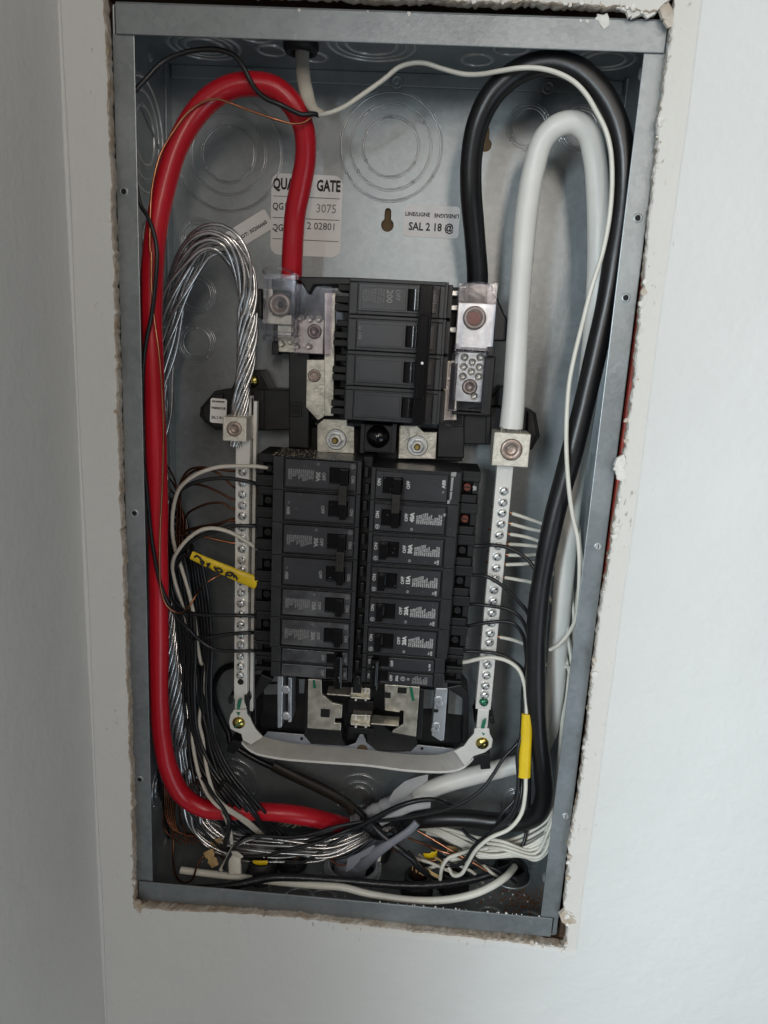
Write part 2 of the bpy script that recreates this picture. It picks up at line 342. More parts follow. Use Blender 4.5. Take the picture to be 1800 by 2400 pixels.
def wp(pts, r, clamp=True):             # wire points kept inside the box
    out = []
    for px, py, y in pts:
        y = min(y, DP - r - 0.0015); q = P(px, py, y)
        if clamp and q.z < -HH + r + 0.001: q = PZ(px, py, -HH + r + 0.001)
        if clamp and abs(q.x) > HW - r - 0.001: q.x = math.copysign(HW - r - 0.001, q.x)
        out.append(q)
    return out
def wire(name, pts, r, m, label, cat='wire', group=None, parent=None, n=10, flat=1.0, clamp=True, step=0.0025):
    mb = MB(); mb.tube(smooth_path(wp(pts, r if not callable(r) else 0.006, clamp), step), r, n, flat)
    return obj(name, mb, m, parent, label, cat, group)

# ------------------------------------------------------------------ the setting: walls round the opening
WY = -0.008
def jag(pts, amp, step):
    out = []; t_all = 0.0; ph = [random.random() * 9 for _ in range(6)]
    for i in range(len(pts)):
        a, b = Vector(pts[i]), Vector(pts[(i + 1) % len(pts)]); n = max(1, int((b - a).length / step)); nn = Vector((-(b - a).y, (b - a).x)).normalized()
        for j in range(n):
            t = j / n; L = t_all + (b - a).length * t
            s = sum(math.sin(L * f + p) * g for f, g, p in ((95, .45, ph[0]), (210, .35, ph[1]), (470, .3, ph[2]), (1050, .25, ph[3]))) + random.uniform(-.35, .35)
            if random.random() < .04: s += random.choice((-1, 1)) * random.uniform(.8, 2.0)
            out.append(a + (b - a) * t + nn * amp * s)
        t_all += (b - a).length
    return out
op = [(240, -60), (248, 90), (256, 300), (266, 600), (279, 1100), (295, 1500), (307, 1850), (314, 2128),
      (420, 2134), (600, 2142), (800, 2162), (1000, 2186), (1200, 2207), (1325, 2224), (1331, 2196), (1326, 2125), (1337, 1981), (1352, 1890), (1366, 1818), (1400, 1500), (1432, 1298), (1448, 1190), (1468, 1063), (1484, 930), (1546, 300), (1559, 180), (1568, 120), (1578, 60), (1584, 20), (1586, -20),
      (1540, 22), (1505, 27), (1455, 14), (1380, 9), (1150, 3), (900, -4), (500, -25)]
o2 = [(P(x, y, WY).x, P(x, y, WY).z) for x, y in op]
hole = jag(o2, 0.00075, 0.0022)
XT, XB = -0.2144, -0.2060          # the corner is slightly out of plumb
outer = [(XT, 0.75), (1.2, 0.75), (1.2, -1.1), (XB, -1.1)]
bm = bmesh.new()
def loop_edges(bm, pts, y):
    vs = [bm.verts.new((p[0], y, p[1])) for p in pts]; return vs, [bm.edges.new((vs[i], vs[(i + 1) % len(vs)])) for i in range(len(vs))]
v1, e1 = loop_edges(bm, outer, WY); v2, e2 = loop_edges(bm, hole, WY)
bmesh.ops.triangle_fill(bm, edges=e1 + e2, use_beauty=True)
for f in bm.faces:
    if f.normal.y > 0: f.normal_flip()
me = bpy.data.meshes.new('wall'); bm.to_mesh(me); bm.free(); me.materials.append(G['wall'])
wall = bpy.data.objects.new('wall', me); link(wall, kind='structure')
# torn edge of the plasterboard
mb = MB(); ctr = Vector((0, 0)); rings = []
for k, (yy, inn, am) in enumerate(((WY - 0.0001, -0.0004, 0.0003), (WY - 0.0003, 0.0001, 0.0002), (WY + 0.0010, 0.0006, 0.0004), (WY + 0.0040, 0.0004, 0.0006), (0.002, -0.0002, 0.0005))):
    rg = []
    for i, p in enumerate(hole):
        a, b = hole[i - 1], hole[(i + 1) % len(hole)]; t = (b - a).normalized(); nn = Vector((-t.y, t.x)); nn = nn if nn.dot(-p) > 0 else -nn
        o = inn + random.uniform(-am, am); rg.append((p.x + nn.x * o, yy + random.uniform(-0.0002, 0.0002), p.y + nn.y * o))
    rings.append(rg)
n = len(hole); vs = [v for r in rings for v in r]
fs = [(k * n + i, k * n + (i + 1) % n, (k + 1) * n + (i + 1) % n, (k + 1) * n + i) for k in range(len(rings) - 1) for i in range(n)]
rt = [f for f in fs if vs[f[0]][0] > 0.17 and vs[f[0]][1] < WY + .001]
mb.add(vs, [f for f in fs if f not in set(rt)]); obj('plaster_edge', mb, 'gyp', wall)
mb = MB(); mb.add(vs, rt); obj('plaster_edge', mb, 'crumb', wall)
# crumbs, flakes and curls of torn facing paper along the cut
def flake(mb, c, s, flat=0.5):
    n = random.randint(5, 8); a0 = random.random() * 6; top = []; bot = []
    for i in range(n):
        a = a0 + 2 * math.pi * i / n; r = s * random.uniform(0.5, 1.15)
        top.append((c.x + r * math.cos(a), c.y - s * flat * random.uniform(0.3, 0.8), c.z + r * math.sin(a) * 1.2)); bot.append((c.x + 1.1 * r * math.cos(a), c.y + s * flat, c.z + 1.2 * r * math.sin(a)))
    mb.add(top + bot, [tuple(range(n))] + [(i, i + n, (i + 1) % n + n, (i + 1) % n) for i in range(n)])
mb = MB(); mb2 = MB()
for i, p in enumerate(hole):
    right = p.x > 0.17; bottom = p.y < -0.345; topr = p.y > 0.345 and p.x > 0.02
    if random.random() < (0.24 if right else 0.14 if bottom else 0.2 if topr else 0.03) * (1.5 if math.sin(i * .11) > .2 else .5):
        c = Vector((p.x + random.uniform(-0.0015, 0.0015), WY - 0.0004, p.y + random.uniform(-0.0015, 0.0015)))
        flake(mb if random.random() < (0.75 if right or topr else 0.5) else mb2, c, 0.0006 + 0.0022 * random.random() ** 3)
for x, y, s in ((1452, 10, .003), (1466, 13, .0045), (1480, 16, .005), (1494, 20, .005), (1508, 22, .0045), (1520, 20, .0045), (1532, 16, .004), (1545, 11, .004), (1500, 8, .005), (1524, 6, .005), (1478, 5, .005), (1552, 4, .004)):
    flake(mb, P(x, y, WY + 0.002), s, 0.35)
for x, y, s in ((1456, 1085, .0055), (1449, 1096, .004), (1459, 1113, .004), (1452, 1106, .0035)): flake(mb, P(x, y, WY), s, 0.3)
obj('plaster_crumb', mb, 'crumb', wall, kind='stuff')
for x, y, s in ((1330, 2150, .007), (1340, 2155, .005), (1562, 30, .006), (1570, 50, .005), (1468, 985, .0025), (1470, 1112, .003), (1450, 1330, .003), (330, 2130, .006), (350, 2137, .005), (322, 2120, .004)):
    flake(mb2, P(x, y, WY + 0.001), s, 0.3)
obj('torn_paper', mb2, 'gyp', wall, kind='stuff')
# side wall standing at right angles on the left
mb = MB(); mb.add([(XB, 0.0, -1.1), (XT, 0.0, 0.75), (XT, -0.75, 0.75), (XB, -0.75, -1.1)], [(0, 1, 2, 3)])
mb.add([(XB, -0.75, -1.1), (XT, -0.75, 0.75), (XT - 0.12, -0.75, 0.75), (XB - 0.12, -0.75, -1.1)], [(0, 1, 2, 3)])
obj('side_wall', mb, 'sidewall', kind='structure')
mb = MB(); mb.tube([Vector((XT + (0.75 - z) / 1.85 * (XB - XT) + 0.0006, WY - 0.0006, z)) for z in [k * 0.02 - 1.0 for k in range(86)]], lambda t: 0.0016 + 0.0006 * math.sin(t * 37), 8)
obj('corner_caulk', mb, 'wall', wall)
# timber framing seen through the gaps
def stud(name, m, label, *b):
    mb = MB(); mb.box(*b); return obj(name, mb, m, None, label, 'timber', bevel=0.001)
stud('timber_header', 'wood', 'dark brown timber crossing the wall cavity above the steel box', -0.25, 0.26, 0.03, 0.12, 0.349, 0.42)
stud('timber_stud', 'redwood', 'red-brown timber upright in the gap along the right side of the box', 0.1838, 0.24, 0.0025, 0.13, -0.060, 0.300)
stud('timber_stud', 'wood', 'dark brown timber in the gap low on the right side of the box', 0.1850, 0.24, 0.006, 0.13, -0.40, -0.061)
stud('timber_stud', 'wood', 'brown timber upright behind the torn plaster left of the box', -0.24, -0.1845, 0.004, 0.13, -0.40, 0.348)
stud('timber_sill', 'wood', 'brown timber under the bottom flange of the box', -0.25, 0.26, 0.004, 0.12, -0.42, -0.3495)
mb = MB(); mb.box(-0.184, 0.184, 0.1095, 0.115, -0.348, 0.348); obj('backing_board', mb, 'ply', kind='structure')

# ------------------------------------------------------------------ the steel box
box = thing('electrical_box', 'grey galvanized steel panel box set in the wall opening', 'panel box', (0, DP, 0))
def plate_with_holes(name, outline, holes, to3, m, parent):
    bm = bmesh.new(); es = []
    for lp in [outline] + holes:
        vs = [bm.verts.new(to3(*p)) for p in lp]; es += [bm.edges.new((vs[i], vs[(i + 1) % len(vs)])) for i in range(len(vs))]
    bmesh.ops.triangle_fill(bm, edges=es, use_beauty=True); bmesh.ops.recalc_face_normals(bm, faces=bm.faces)
    me = bpy.data.meshes.new(name); bm.to_mesh(me); bm.free(); me.materials.append(G[m]); o = bpy.data.objects.new(name, me); link(o, parent)
    o.matrix_parent_inverse = ROOTS[parent.name].inverted()
    so = o.modifiers.new('solid', 'SOLIDIFY'); so.thickness = 0.0014; so.offset = 0
    return o
def circ(cx, cz, r, n=24): return [(cx + r * math.cos(2 * math.pi * i / n), cz + r * math.sin(2 * math.pi * i / n)) for i in range(n)]
def keyhole(cx, cz, s=1.0):
    R, r, h = 0.0052 * s, 0.0027 * s, 0.0105 * s; out = []
    for i in range(18):
        a = math.radians(60 - 300 * i / 17 + 0); a = math.radians(58) - math.radians(296) * i / 17; out.append((cx + R * math.cos(a), cz + R * math.sin(a)))
    for i in range(9):
        a = math.pi - math.pi * i / 8; out.append((cx + r * math.cos(a), cz + h + r * math.sin(a)))
    return out
k1 = P(908, 528, DP); k2 = P(1137, 340, DP)
plate_with_holes('back_panel', [(-HW, -HH), (HW, -HH), (HW, HH), (-HW, HH)], [keyhole(k1.x, k1.z), keyhole(k2.x, k2.z)], lambda x, z: (x, DP, z), 'galv', box)
T = 0.0014
mb = MB(); mb.box(-HW, -HW + T, 0.0015, DP - .001, -HH + .001, HH - .001); obj('side_panel', mb, 'galv', box)
mb = MB(); mb.box(HW - T, HW, 0.0015, DP - .001, -HH + .001, HH - .001); obj('side_panel', mb, 'galv', box)
tcut = PZ(706, 96, HH)     # where the feed cable comes in
plate_with_holes('top_panel', [(-HW + T, 0.0012), (HW - T, 0.0012), (HW - T, DP - .001), (-HW + T, DP - .001)], [circ(tcut.x, tcut.y, 0.0105)], lambda x, y: (x, y, HH - .0007), 'galv', box)
hcut = PZ(1196, 2052, -HH)
ccut = PZ(826, 2046, -HH)
plate_with_holes('bottom_panel', [(-HW + T, 0.0012), (HW - T, 0.0012), (HW - T, DP - .001), (-HW + T, DP - .001)], [circ(hcut.x, hcut.y, 0.0125), circ(ccut.x, ccut.y, 0.0225, 32)], lambda x, y: (x, y, -HH + .0007), 'galv_floor', box)
FW = 0.0150; FT = 0.0185
def side_flange(sx):
    a, b = sx * HW, sx * (HW - FW); zs = P(310, 75, 0).z
    mb = MB(); mb.box(a, b, 0, 0.0013, -HH + FT - .0008, HH - FT + .0008); mb.box(a, a - sx * 0.0012, 0.0013, 0.012, -HH, HH)
    obj('side_flange', mb, 'galv_rim', box, bevel=0.0006)
side_flange(-1); side_flange(1)
mb = MB(); mb.box(-HW + 0.003, HW - 0.0025, -0.0016, -0.0002, HH - FT, HH); mb.box(-HW + 0.003, HW - 0.0025, -0.0008, 0.012, HH - 0.0002, HH + 0.001); obj('top_flange', mb, 'galv_rim', box, bevel=0.0007)
mb = MB(); mb.box(-HW + 0.003, HW - 0.005, -0.0016, -0.0002, -HH, -HH + FT); obj('bottom_flange', mb, 'galv_rim', box, bevel=0.0007)
mb = MB(); mb.lathe((HW - 0.0018, 0.004, -HH + 0.0005), (0, 0, 1), [(0.0016, 0), (0.0016, FT)], 10); obj('corner_roll', mb, 'galv', box)
# dimpled cover-screw holes and screws on the flanges
for x, y, sc in ((290, 449, 0), (1495, 511, 0), (315, 1203, 0), (1402, 1281, 1), (327, 1827, 0), (1326, 1914, 1), (1352, 692, 0)):
    q = P(x, y, 0.0)
    if abs(q.x) < HW - FW: q.x = math.copysign(HW - FW * 0.5, q.x)
    mb = MB(); mb.lathe((q.x, 0.0005, q.z), (0, -1, 0), [(0.0040, -0.0004), (0.0031, 0.0006), (0.0023, 0.0010), (0.0019, 0.0008)], 20, caps=False); obj('screw_dimple', mb, 'galv', box)
    mb = MB(); mb.disc((q.x, q.z), 0.0021, -0.0004 if sc else -0.0002, 0.001, 16); obj('cover_screw' if sc else 'screw_hole', mb, 'steel' if sc else 'dark', box)
    if sc: mb = MB(); mb.box(q.x - .0003, q.x + .0003, -0.0006, 0, q.z - .0017, q.z + .0017); obj('screw_slot', mb, 'dark', box)
# upper mounting strip with its two rivets
a, b = P(400, 152, DP - .004), P(1470, 232, DP - .004)
mb = MB(); mb.box(-HW + .004, HW - .004, DP - .0035, DP - .0009, b.z + .003, HH - .0015); obj('mounting_strip', mb, 'galv', box, bevel=0.0006)
for x, y in ((930, 192), (1285, 205), (585, 176)):
    q = P(x, y, DP - .0038); mb = MB(); mb.lathe((q.x, DP - .0034, q.z), (0, -1, 0), [(0.0052, 0), (0.0046, .0012), (0.0036, .0012), (0.0030, .0004), (0.0018, .0006), (.001, .0009)], 22); obj('rivet', mb, 'galv', box)
for sx in (-1, 1):
    mb = MB(); mb.box(sx * (HW - .0035), sx * (HW - .0055), 0.04, DP - .001, -HH + .002, HH - .002) if False else mb.box(sx * (HW - .0014), sx * (HW - .0030), DP - .012, DP - .001, -HH + .002, HH - .002)
    obj('corner_seam', mb, 'galv', box, bevel=0.0004)
# pressed rib across each side panel
for zz in (0.262, -0.29):
    for sx in (-1, 1):
        mb = MB(); mb.tube([Vector((sx * (HW - .0014), 0.004 + 0.1 * t, zz + (0.055 * (1 - t) if zz > 0 else -0.0))) for t in (0, .25, .5, .75, 1)], 0.0013, 8); obj('pressed_rib', mb, 'galv', box)
# knockouts
def knockout(c, axis, radii, m='ring', th=1.0):
    mb = MB(); ax = Vector(axis)
    for k, r in enumerate(radii):
        mb.ring(c, axis, r, (0.0007 if k % 2 == 0 else 0.0005) * th, 48, 6); mb.ring(c, axis, r + .0016, 0.0003, 48, 4)
        q = ax.to_track_quat('Z', 'Y')
        for t in range(3 + k % 2):
            a = math.radians(90 + 360 / (3 + k % 2) * t + 37 * (k % 2)); p = Vector(c) + q @ Vector((r * math.cos(a), r * math.sin(a), 0)); mb.lathe(p, axis, [(0.0013, 0), (0.0010, 0.0006), (0.0004, 0.0008)], 8)
    obj('knockout', mb, m, box)
yb = DP - .0007
for x, y, rr in ((536, 362, (.021, .030, .043)), (916, 345, (.022, .0315, .040)), (1238, 298, (.0135, .0158)), (1358, 302, (.0135, .0158)), (461, 689, (.0120, .0150)), (462, 803, (.0120, .0150)), (468, 560, (.0120, .0150)), (842, 1866, (.010, .016, .024)), (545, 1830, (.010, .016, .024)), (1215, 1880, (.011, .015))):
    q = P(x, y, DP); knockout((q.x, yb, q.z), (0, -1, 0), rr)
for x, y, rr in ((478, 108, (.014, .020, .026)), (636, 118, (.0100,)), (600, 84, (.011,)), (870, 104, (.018, .025, .031)), (1118, 140, (.0110,)), (1200, 112, (.012,)), (1420, 140, (.014, .020)), (735, 133, (.0095,))):
    q = PZ(x, y, HH - .0014); q.y = min(max(q.y, rr[-1] + .003), DP - rr[-1] - .003); knockout((q.x, q.y, HH - .0014), (0, 0, -1), rr, 'ring_glint', 1.7)
for x, y, rr in ((1150, 2150, (.0112,)), (1245, 2160, (.0105,)), (600, 2085, (.012,)), (756, 2110, (.012,)), (700, 2110, (.014,))):
    q = PZ(x, y, -HH + .0014); q.y = max(q.y, .006); knockout((q.x, q.y, -HH + .0014), (0, 0, 1), rr)
q = PX(338, 318, -HW + T); knockout((-HW + T, min(max(q.y, .045), .062), q.z), (1, 0, 0), (.020, .030, .039), 'ring_glint', 1.5)
q = PX(345, 560, -HW + T); knockout((-HW + T, .055, q.z), (1, 0, 0), (.013,), 'ring_glint', 1.3)
knockout((-HW + T, 0.058, -0.27), (1, 0, 0), (.012, .02)); knockout((HW - T, 0.058, .235), (-1, 0, 0), (.018, .026, .034), 'ring_glint', 1.3); knockout((HW - T, 0.058, -0.27), (-1, 0, 0), (.012, .02))
for x, y, z in ((352, 130, 0), (388, 1972, 0)):
    q = PX(x, y, -HW + T); mb = MB(); mb.lathe((-HW + T, q.y, q.z), (1, 0, 0), [(.0045, 0), (.003, .0016), (.0005, .002)], 14); obj('dimple', mb, 'galv', box)
for x, y in ((1503, 172), (1276, 2057)):
    q = PX(x, y, HW - T); mb = MB(); mb.lathe((HW - T, max(q.y, .012), q.z), (-1, 0, 0), [(.0045, 0), (.003, .0016), (.0005, .002)], 14); obj('dimple', mb, 'steel', box)
# stickers
def sticker(parent, cx, cz, w_, h_, ang, y, m='paper', name='sticker', label=None):
    pts = []
    r = min(w_, h_) * 0.12
    for sx, sz, a0 in ((1, 1, 0), (-1, 1, 90), (-1, -1, 180), (1, -1, 270)):
        for k in range(4):
            a = math.radians(a0 + 30 * k); pts.append((sx * (w_ / 2 - r) + r * math.cos(a), sz * (h_ / 2 - r) + r * math.sin(a)))
    c, s = math.cos(math.radians(ang)), math.sin(math.radians(ang))
    mb = MB(); mb.prism([(cx + c * x - s * z, cz + s * x + c * z) for x, z in pts], y - 0.00015, y); return obj(name, mb, m, parent, label)
q = P(718, 506, DP); qy = yb - .0002
s_ = sticker(box, q.x, q.z, 0.0585, 0.063, 0, qy, label='white quality sticker behind the red cable')
t = q.z + .0315
text('QUA', 0.0118, (q.x - .028, qy - .0004, t - .0085), 0, 'blackink', box, bold=0.0004, xs=0.66, align='LEFT'); text('GATE', 0.0118, (q.x + .0275, qy - .0004, t - .0085), 0, 'blackink', box, bold=0.0004, xs=0.66, align='RIGHT')
text('QG1', 0.0075, (q.x - .028, qy - .0004, t - .0255), 0, 'blackink', box, align='LEFT', bold=.0001, xs=.8); text('3075', 0.0095, (q.x + .0165, qy - .0004, t - .0258), 0, 'dimink', box, xs=.9)
text('QG2', 0.0075, (q.x - .028, qy - .0004, t - .042), 0, 'blackink', box, align='LEFT', bold=.0001, xs=.8); text('2 02801', 0.0078, (q.x + .013, qy - .0004, t - .0395), 0, 'blackink', box, xs=.95)
mb = MB()
for dz in (.0175, .034, .0505): mb.box(q.x - .0275, q.x + .0275, qy - .0005, qy - .0002, t - dz - .0002, t - dz + .0002)
obj('ruled_line', mb, 'blackink', box)
q = P(584, 541, DP); sticker(box, q.x - .0015, q.z - .001, 0.044, 0.0165, 32, qy - .0004, label='small slanted white sticker above the bare strands')
text('OP/HIPOT: 30206660', 0.0042, (q.x - .001, qy - .0008, q.z - .0025), -32, 'blackink', box, bold=.00008)
q = P(1011, 520, DP); sticker(box, q.x, q.z, 0.0455, 0.0245, 0, qy, label='white LINE/LIGNE sticker right of the keyhole')
text('LINE/LIGNE', 0.0042, (q.x - .0115, qy - .0004, q.z + .005), 0, 'blackink', box, bold=.0001, xs=.95); text('LINE/LIGNE', 0.0042, (q.x + .012, qy - .0004, q.z + .005), 180, 'blackink', box, bold=.0001, xs=.95)
text('SAL 2 18 @', 0.0084, (q.x, qy - .0004, q.z - .0045), 0, 'blackink', box, bold=.0002, xs=.88)
# long grey ratings label on the right side panel
a, b = PX(1385, 1062, HW - T), PX(1345, 1500, HW - T)
mb = MB(); mb.box(HW - T - .0002, HW - T, 0.016, 0.075, b.z, a.z); obj('ratings_label', mb, 'greylabel', box, 'long pale ratings label on the right side panel')
nm = Matrix(((0, 0, -1, 0), (1, 0, 0, 0), (0, 1, 0, 0), (0, 0, 0, 1)))     # text plane facing -X, reading upward axis Z
nm = Matrix(((0, 0, -1, 0), (-1, 0, 0, 0), (0, 1, 0, 0), (0, 0, 0, 1)))
for k in range(9):
    text(('RATINGS  120/240V  225A MAX  1 PHASE 3 WIRE', 'WARNING: TURN OFF POWER BEFORE WORKING INSIDE', 'TYPE 1 ENCLOSURE  CU/AL WIRE 60/75C')[k % 3], 0.0035, (HW - T - .0005, 0.022 + k * 0.0056, (a.z + b.z) / 2), 90, 'dimink', box, normal=nm)
# paint drips on the top flange
mb = MB()
for x, y, s in ((1414, 46, .0042), (1377, 50, .0012), (1361, 48, .001), (958, 32, .0013), (700, 24, .0012), (1400, 44, .0018), (862, 27, .001)): flake(mb, P(x, y, -.0018), s, 0.12)
obj('paint_spatter', mb, 'crumb', box, kind='stuff')
mb = MB(); zz = -HH + FT
for i in range(22): flake(mb, Vector((random.uniform(0.02, 0.17) , -0.0008, zz + 0.0004)), random.uniform(.0003, .0010), 0.4)
for i in range(90):
    u = random.random() ** 0.6; flake(mb, Vector((-0.17 + 0.335 * u, random.uniform(.003, .05), -HH + .0017)), random.uniform(.0002, .0009), 0.4)
obj('plaster_dust', mb, 'crumb', box, kind='stuff')

# ------------------------------------------------------------------ black chassis that carries the bus bars
ch = thing('bus_chassis', 'black plastic chassis with tinned bus bars behind the breakers', 'chassis', (0, .09, -.04))
def cp(name, pts, y0, y1, m='plastic', bevel=.0005, label=None):
    mb = MB(); mb.pp(pts, y0, y1); return obj(name, mb, m, ch, label, bevel=bevel)
cp('chassis_arm', [(469, 955), (474, 950), (503, 916), (550, 911), (684, 915), (684, 1008), (595, 1010), (505, 1008), (477, 988), (467, 975)], .064, .096, bevel=.0012)
mb = MB(); mb.pp([(472, 958), (504, 924), (522, 922), (522, 1004), (504, 1003), (479, 984)], .060, .064); obj('arm_cap', mb, 'plastic', ch, bevel=.0012)
mb = MB(); mb.pp([(593, 914), (618, 914), (618, 1008), (593, 1008)], .061, .064); obj('arm_rib', mb, 'plastic', ch, bevel=.0008)
cp('mounting_tab', [(541, 914), (560, 869), (612, 868), (637, 916)], .074, .100, bevel=.001)
cp('chassis_arm', [(1030, 966), (1140, 954), (1232, 956), (1256, 967), (1262, 1000), (1266, 1022), (1246, 1056), (1232, 1050), (1150, 1043), (1030, 1040)], .064, .096, bevel=.0012)
mb = MB(); mb.pp([(1236, 962), (1252, 970), (1260, 1020), (1244, 1050), (1232, 1044)], .060, .064); obj('arm_cap', mb, 'plastic', ch, bevel=.0012)
mb = MB(); mb.pp([(1140, 955), (1152, 956), (1150, 1043), (1138, 1042)], .061, .064); obj('arm_rib', mb, 'plastic', ch, bevel=.0008)
cp('mounting_tab', [(1143, 945), (1172, 905), (1184, 905), (1184, 952), (1143, 952)], .074, .100, bevel=.001)
cp('chassis_post', [(677, 808), (726, 812), (723, 1052), (677, 1048)], .060, .095, bevel=.001)
cp('chassis_post', [(1027, 965), (1088, 966), (1088, 1074), (1024, 1072)], .060, .095, bevel=.001)
cp('chassis_web', [(640, 755), (1150, 770), (1150, 990), (716, 985), (716, 830), (640, 828)], .074, .098, bevel=.001)
cp('chassis_web', [(677, 1000), (1084, 1010), (1084, 1082), (677, 1075)], .078, .098, bevel=.001)
cp('chassis_lobe', [(575, 690), (583, 681), (613, 674), (615, 752), (580, 722), (574, 705)], .045, .075, bevel=.002)
cp('chassis_lobe', [(1155, 680), (1163, 690), (1182, 735), (1190, 747), (1188, 800), (1155, 800)], .050, .080, bevel=.002)
cp('chassis_lobe', [(636, 652), (700, 655), (700, 742), (636, 742)], .050, .078, bevel=.001)
cp('chassis_lobe', [(698, 648), (822, 650), (822, 668), (735, 668), (722, 690)], .040, .075, bevel=.001)
# latch windows
for x, y in ((693, 960), (1073, 983)):
    mb = MB(); mb.pbox(x - 13, y - 18, x + 13, y + 18, .0585, .062); obj('latch_frame', mb, 'plastic', ch, bevel=.0006)
    mb = MB(); mb.pbox(x - 9, y - 13, x + 9, y + 13, .0580, .0586); obj('latch_hole', mb, 'dark', ch)
    mb = MB(); mb.pbox(x - 9, y - 1, x + 9, y + 1.5, .0575, .0582); obj('latch_bar', mb, 'term', ch)
for x, y in ((592, 893), (1178, 768)):
    q = P(x, y, .072); mb = MB(); mb.lathe((q.x, .074, q.z), (0, -1, 0), [(.0052, 0), (.0052, .0015), (.0040, .0032), (.0012, .0040)], 18); obj('mounting_screw', mb, 'yzinc', ch)
q = P(1164, 930, DP - .002); mb = MB(); mb.disc((q.x, q.z), .0038, DP - .0016, DP - .0005); obj('pilot_hole', mb, 'dark', ch)
# inventory sticker on the left arm
q = P(512, 963, .0598); sticker(ch, q.x, q.z, .0135, .0200, -2, .0598, label='small white sticker on the left arm')
text('REV.30206660', .0017, (q.x, .0593, q.z + .0075), 0, 'blackink', ch, bold=.0001); text('TM2020CCUB', .0024, (q.x, .0593, q.z + .0022), 0, 'blackink', ch, bold=.0001, xs=.8); text('SAL 2 18 @', .0030, (q.x, .0593, q.z - .0055), 0, 'blackink', ch, bold=.0001, xs=.75)
# bus bars up to the main breaker
cp('bus_bar', [(719, 843), (762, 843), (762, 965), (758, 978), (745, 985), (717, 955)], .058, .061, 'tin', .0004)
cp('bus_bar', [(760, 686), (787, 686), (781, 975), (760, 975)], .0565, .060, 'tin', .0004)
cp('bus_bar', ZM((435, 890), (470, 860), (600, 862), (600, 895), (640, 900), (640, 1050), (435, 1040)), .055, .058, 'tin', .0004)
cp('bus_bar', ZM((890, 893), (990, 895), (1025, 930), (1100, 932), (1092, 1080), (885, 1078)), .055, .058, 'tin', .0004)
cp('bus_bar', [(1040, 845), (1070, 845), (1070, 985), (1036, 985)], .057, .061, 'tin', .0004)
text('COPPER', .0042, (P(955, 1010, .0546).x, .0546, P(955, 1010, .0546).z), 80, 'dimink', ch)
for x, y in ((721, 881),):
    q = P(x + 15, y, .057); mb = MB(); mb.lathe((q.x, .058, q.z), (0, -1, 0), [(.0052, 0), (.0048, .0012), (.0028, .0012), (.0028, .0002)], 20); obj('bus_screw', mb, 'lugscrew', ch)
def nut(x, y, y0):
    q = P(x, y, y0 - .004)
    mb = MB(); mb.lathe((q.x, y0, q.z), (0, -1, 0), [(.0085, 0), (.0085, .0007), (.0078, .0014)], 30); w_ = obj('washer', mb, 'steel', ch)
    mb = MB(); mb.lathe((q.x, y0 - .0014, q.z), (0, -1, 0), [(.0056, 0), (.0056, .0046), (.0048, .0054)], 6, False); obj('nut', mb, 'steel', ch, bevel=.0003)
    mb = MB(); mb.lathe((q.x, y0 - .004, q.z), (0, -1, 0), [(.0026, 0), (.0026, .0050), (.0018, .0058)], 14); obj('stud', mb, 'brass', ch)
nut(786.5, 1031, .055); nut(978, 1046, .055)
# square hub with the round boss between the two nuts
mb = MB(); mb.pbox(846, 993, 926, 1062, .046, .075); obj('hub_block', mb, 'plastic', ch, bevel=.001)
mb = MB()
for b_ in ((846, 993, 852, 1062), (920, 993, 926, 1062), (852, 993, 920, 998), (852, 1056, 920, 1062)): mb.pbox(*b_, .0435, .046)
obj('hub_rim', mb, 'plastic', ch, bevel=.0006)
q = P(885, 1024, .042); mb = MB(); mb.lathe((q.x, .046, q.z), (0, -1, 0), [(.0092, 0), (.0088, .0030), (.0074, .0056), (.0048, .0075), (.0020, .0084), (.0004, .0086)], 32); obj('hub_boss', mb, 'toggle', ch)
# long rail between the two breaker columns
mb = MB(); mb.box(-.0036, .0036, .030, .075, -.150, .050); obj('centre_rail', mb, 'term', ch, bevel=.0006)
for i in range(14):
    z = .045 - i * .0134; mb = MB(); mb.box(-.0024 + .001 * (i % 2), .0014 + .001 * (i % 2), .024, .030, z - .0105, z - .002); obj('rail_tooth', mb, 'plastic', ch, bevel=.0008)
# base pan under the breakers, seen at the bottom
cp('base_pan', [(596, 1590), (700, 1596), (1095, 1620), (1098, 1735), (1030, 1768), (960, 1762), (880, 1755), (700, 1738), (612, 1728), (594, 1700)], .090, .097, bevel=.0008)
cp('chassis_floor', [(590, 1585), (1092, 1610), (1078, 1742), (975, 1742), (962, 1760), (870, 1742), (725, 1722), (610, 1706)], .084, .089, bevel=.0008)
for pts in (((612, 1580), (640, 1592), (600, 1640), (600, 1700), (588, 1700), (588, 1635)), ((1045, 1612), (1080, 1605), (1098, 1625), (1098, 1740), (1084, 1745), (1088, 1640))):
    cp('chassis_brace', pts, .055, .084, bevel=.0008)
cp('chassis_frame', ZB((915, 170), (945, 170), (935, 830), (900, 830)), .060, .086)
cp('chassis_frame', ZC((740, 280), (800, 285), (770, 900), (700, 890)), .060, .086)
cp('chassis_frame', ZB((935, 765), (1345, 795), (1350, 880), (1400, 985), (960, 930), (890, 850)), .062, .086)
cp('chassis_frame', ZC((200, 660), (250, 700), (410, 815), (700, 870), (715, 960), (640, 1040), (200, 1020), (100, 930), (110, 720)), .062, .086)
cp('window_gap', ZB((405, 235), (575, 225), (575, 350), (410, 350)), .0832, .0838, 'galv', 0); cp('window_gap', ZB((440, 190), (530, 112), (575, 112), (575, 195)), .0832, .0838, 'galv', 0)
cp('window_gap', ZB((835, 165), (905, 165), (895, 335), (835, 335)), .0832, .0838, 'galv', 0)
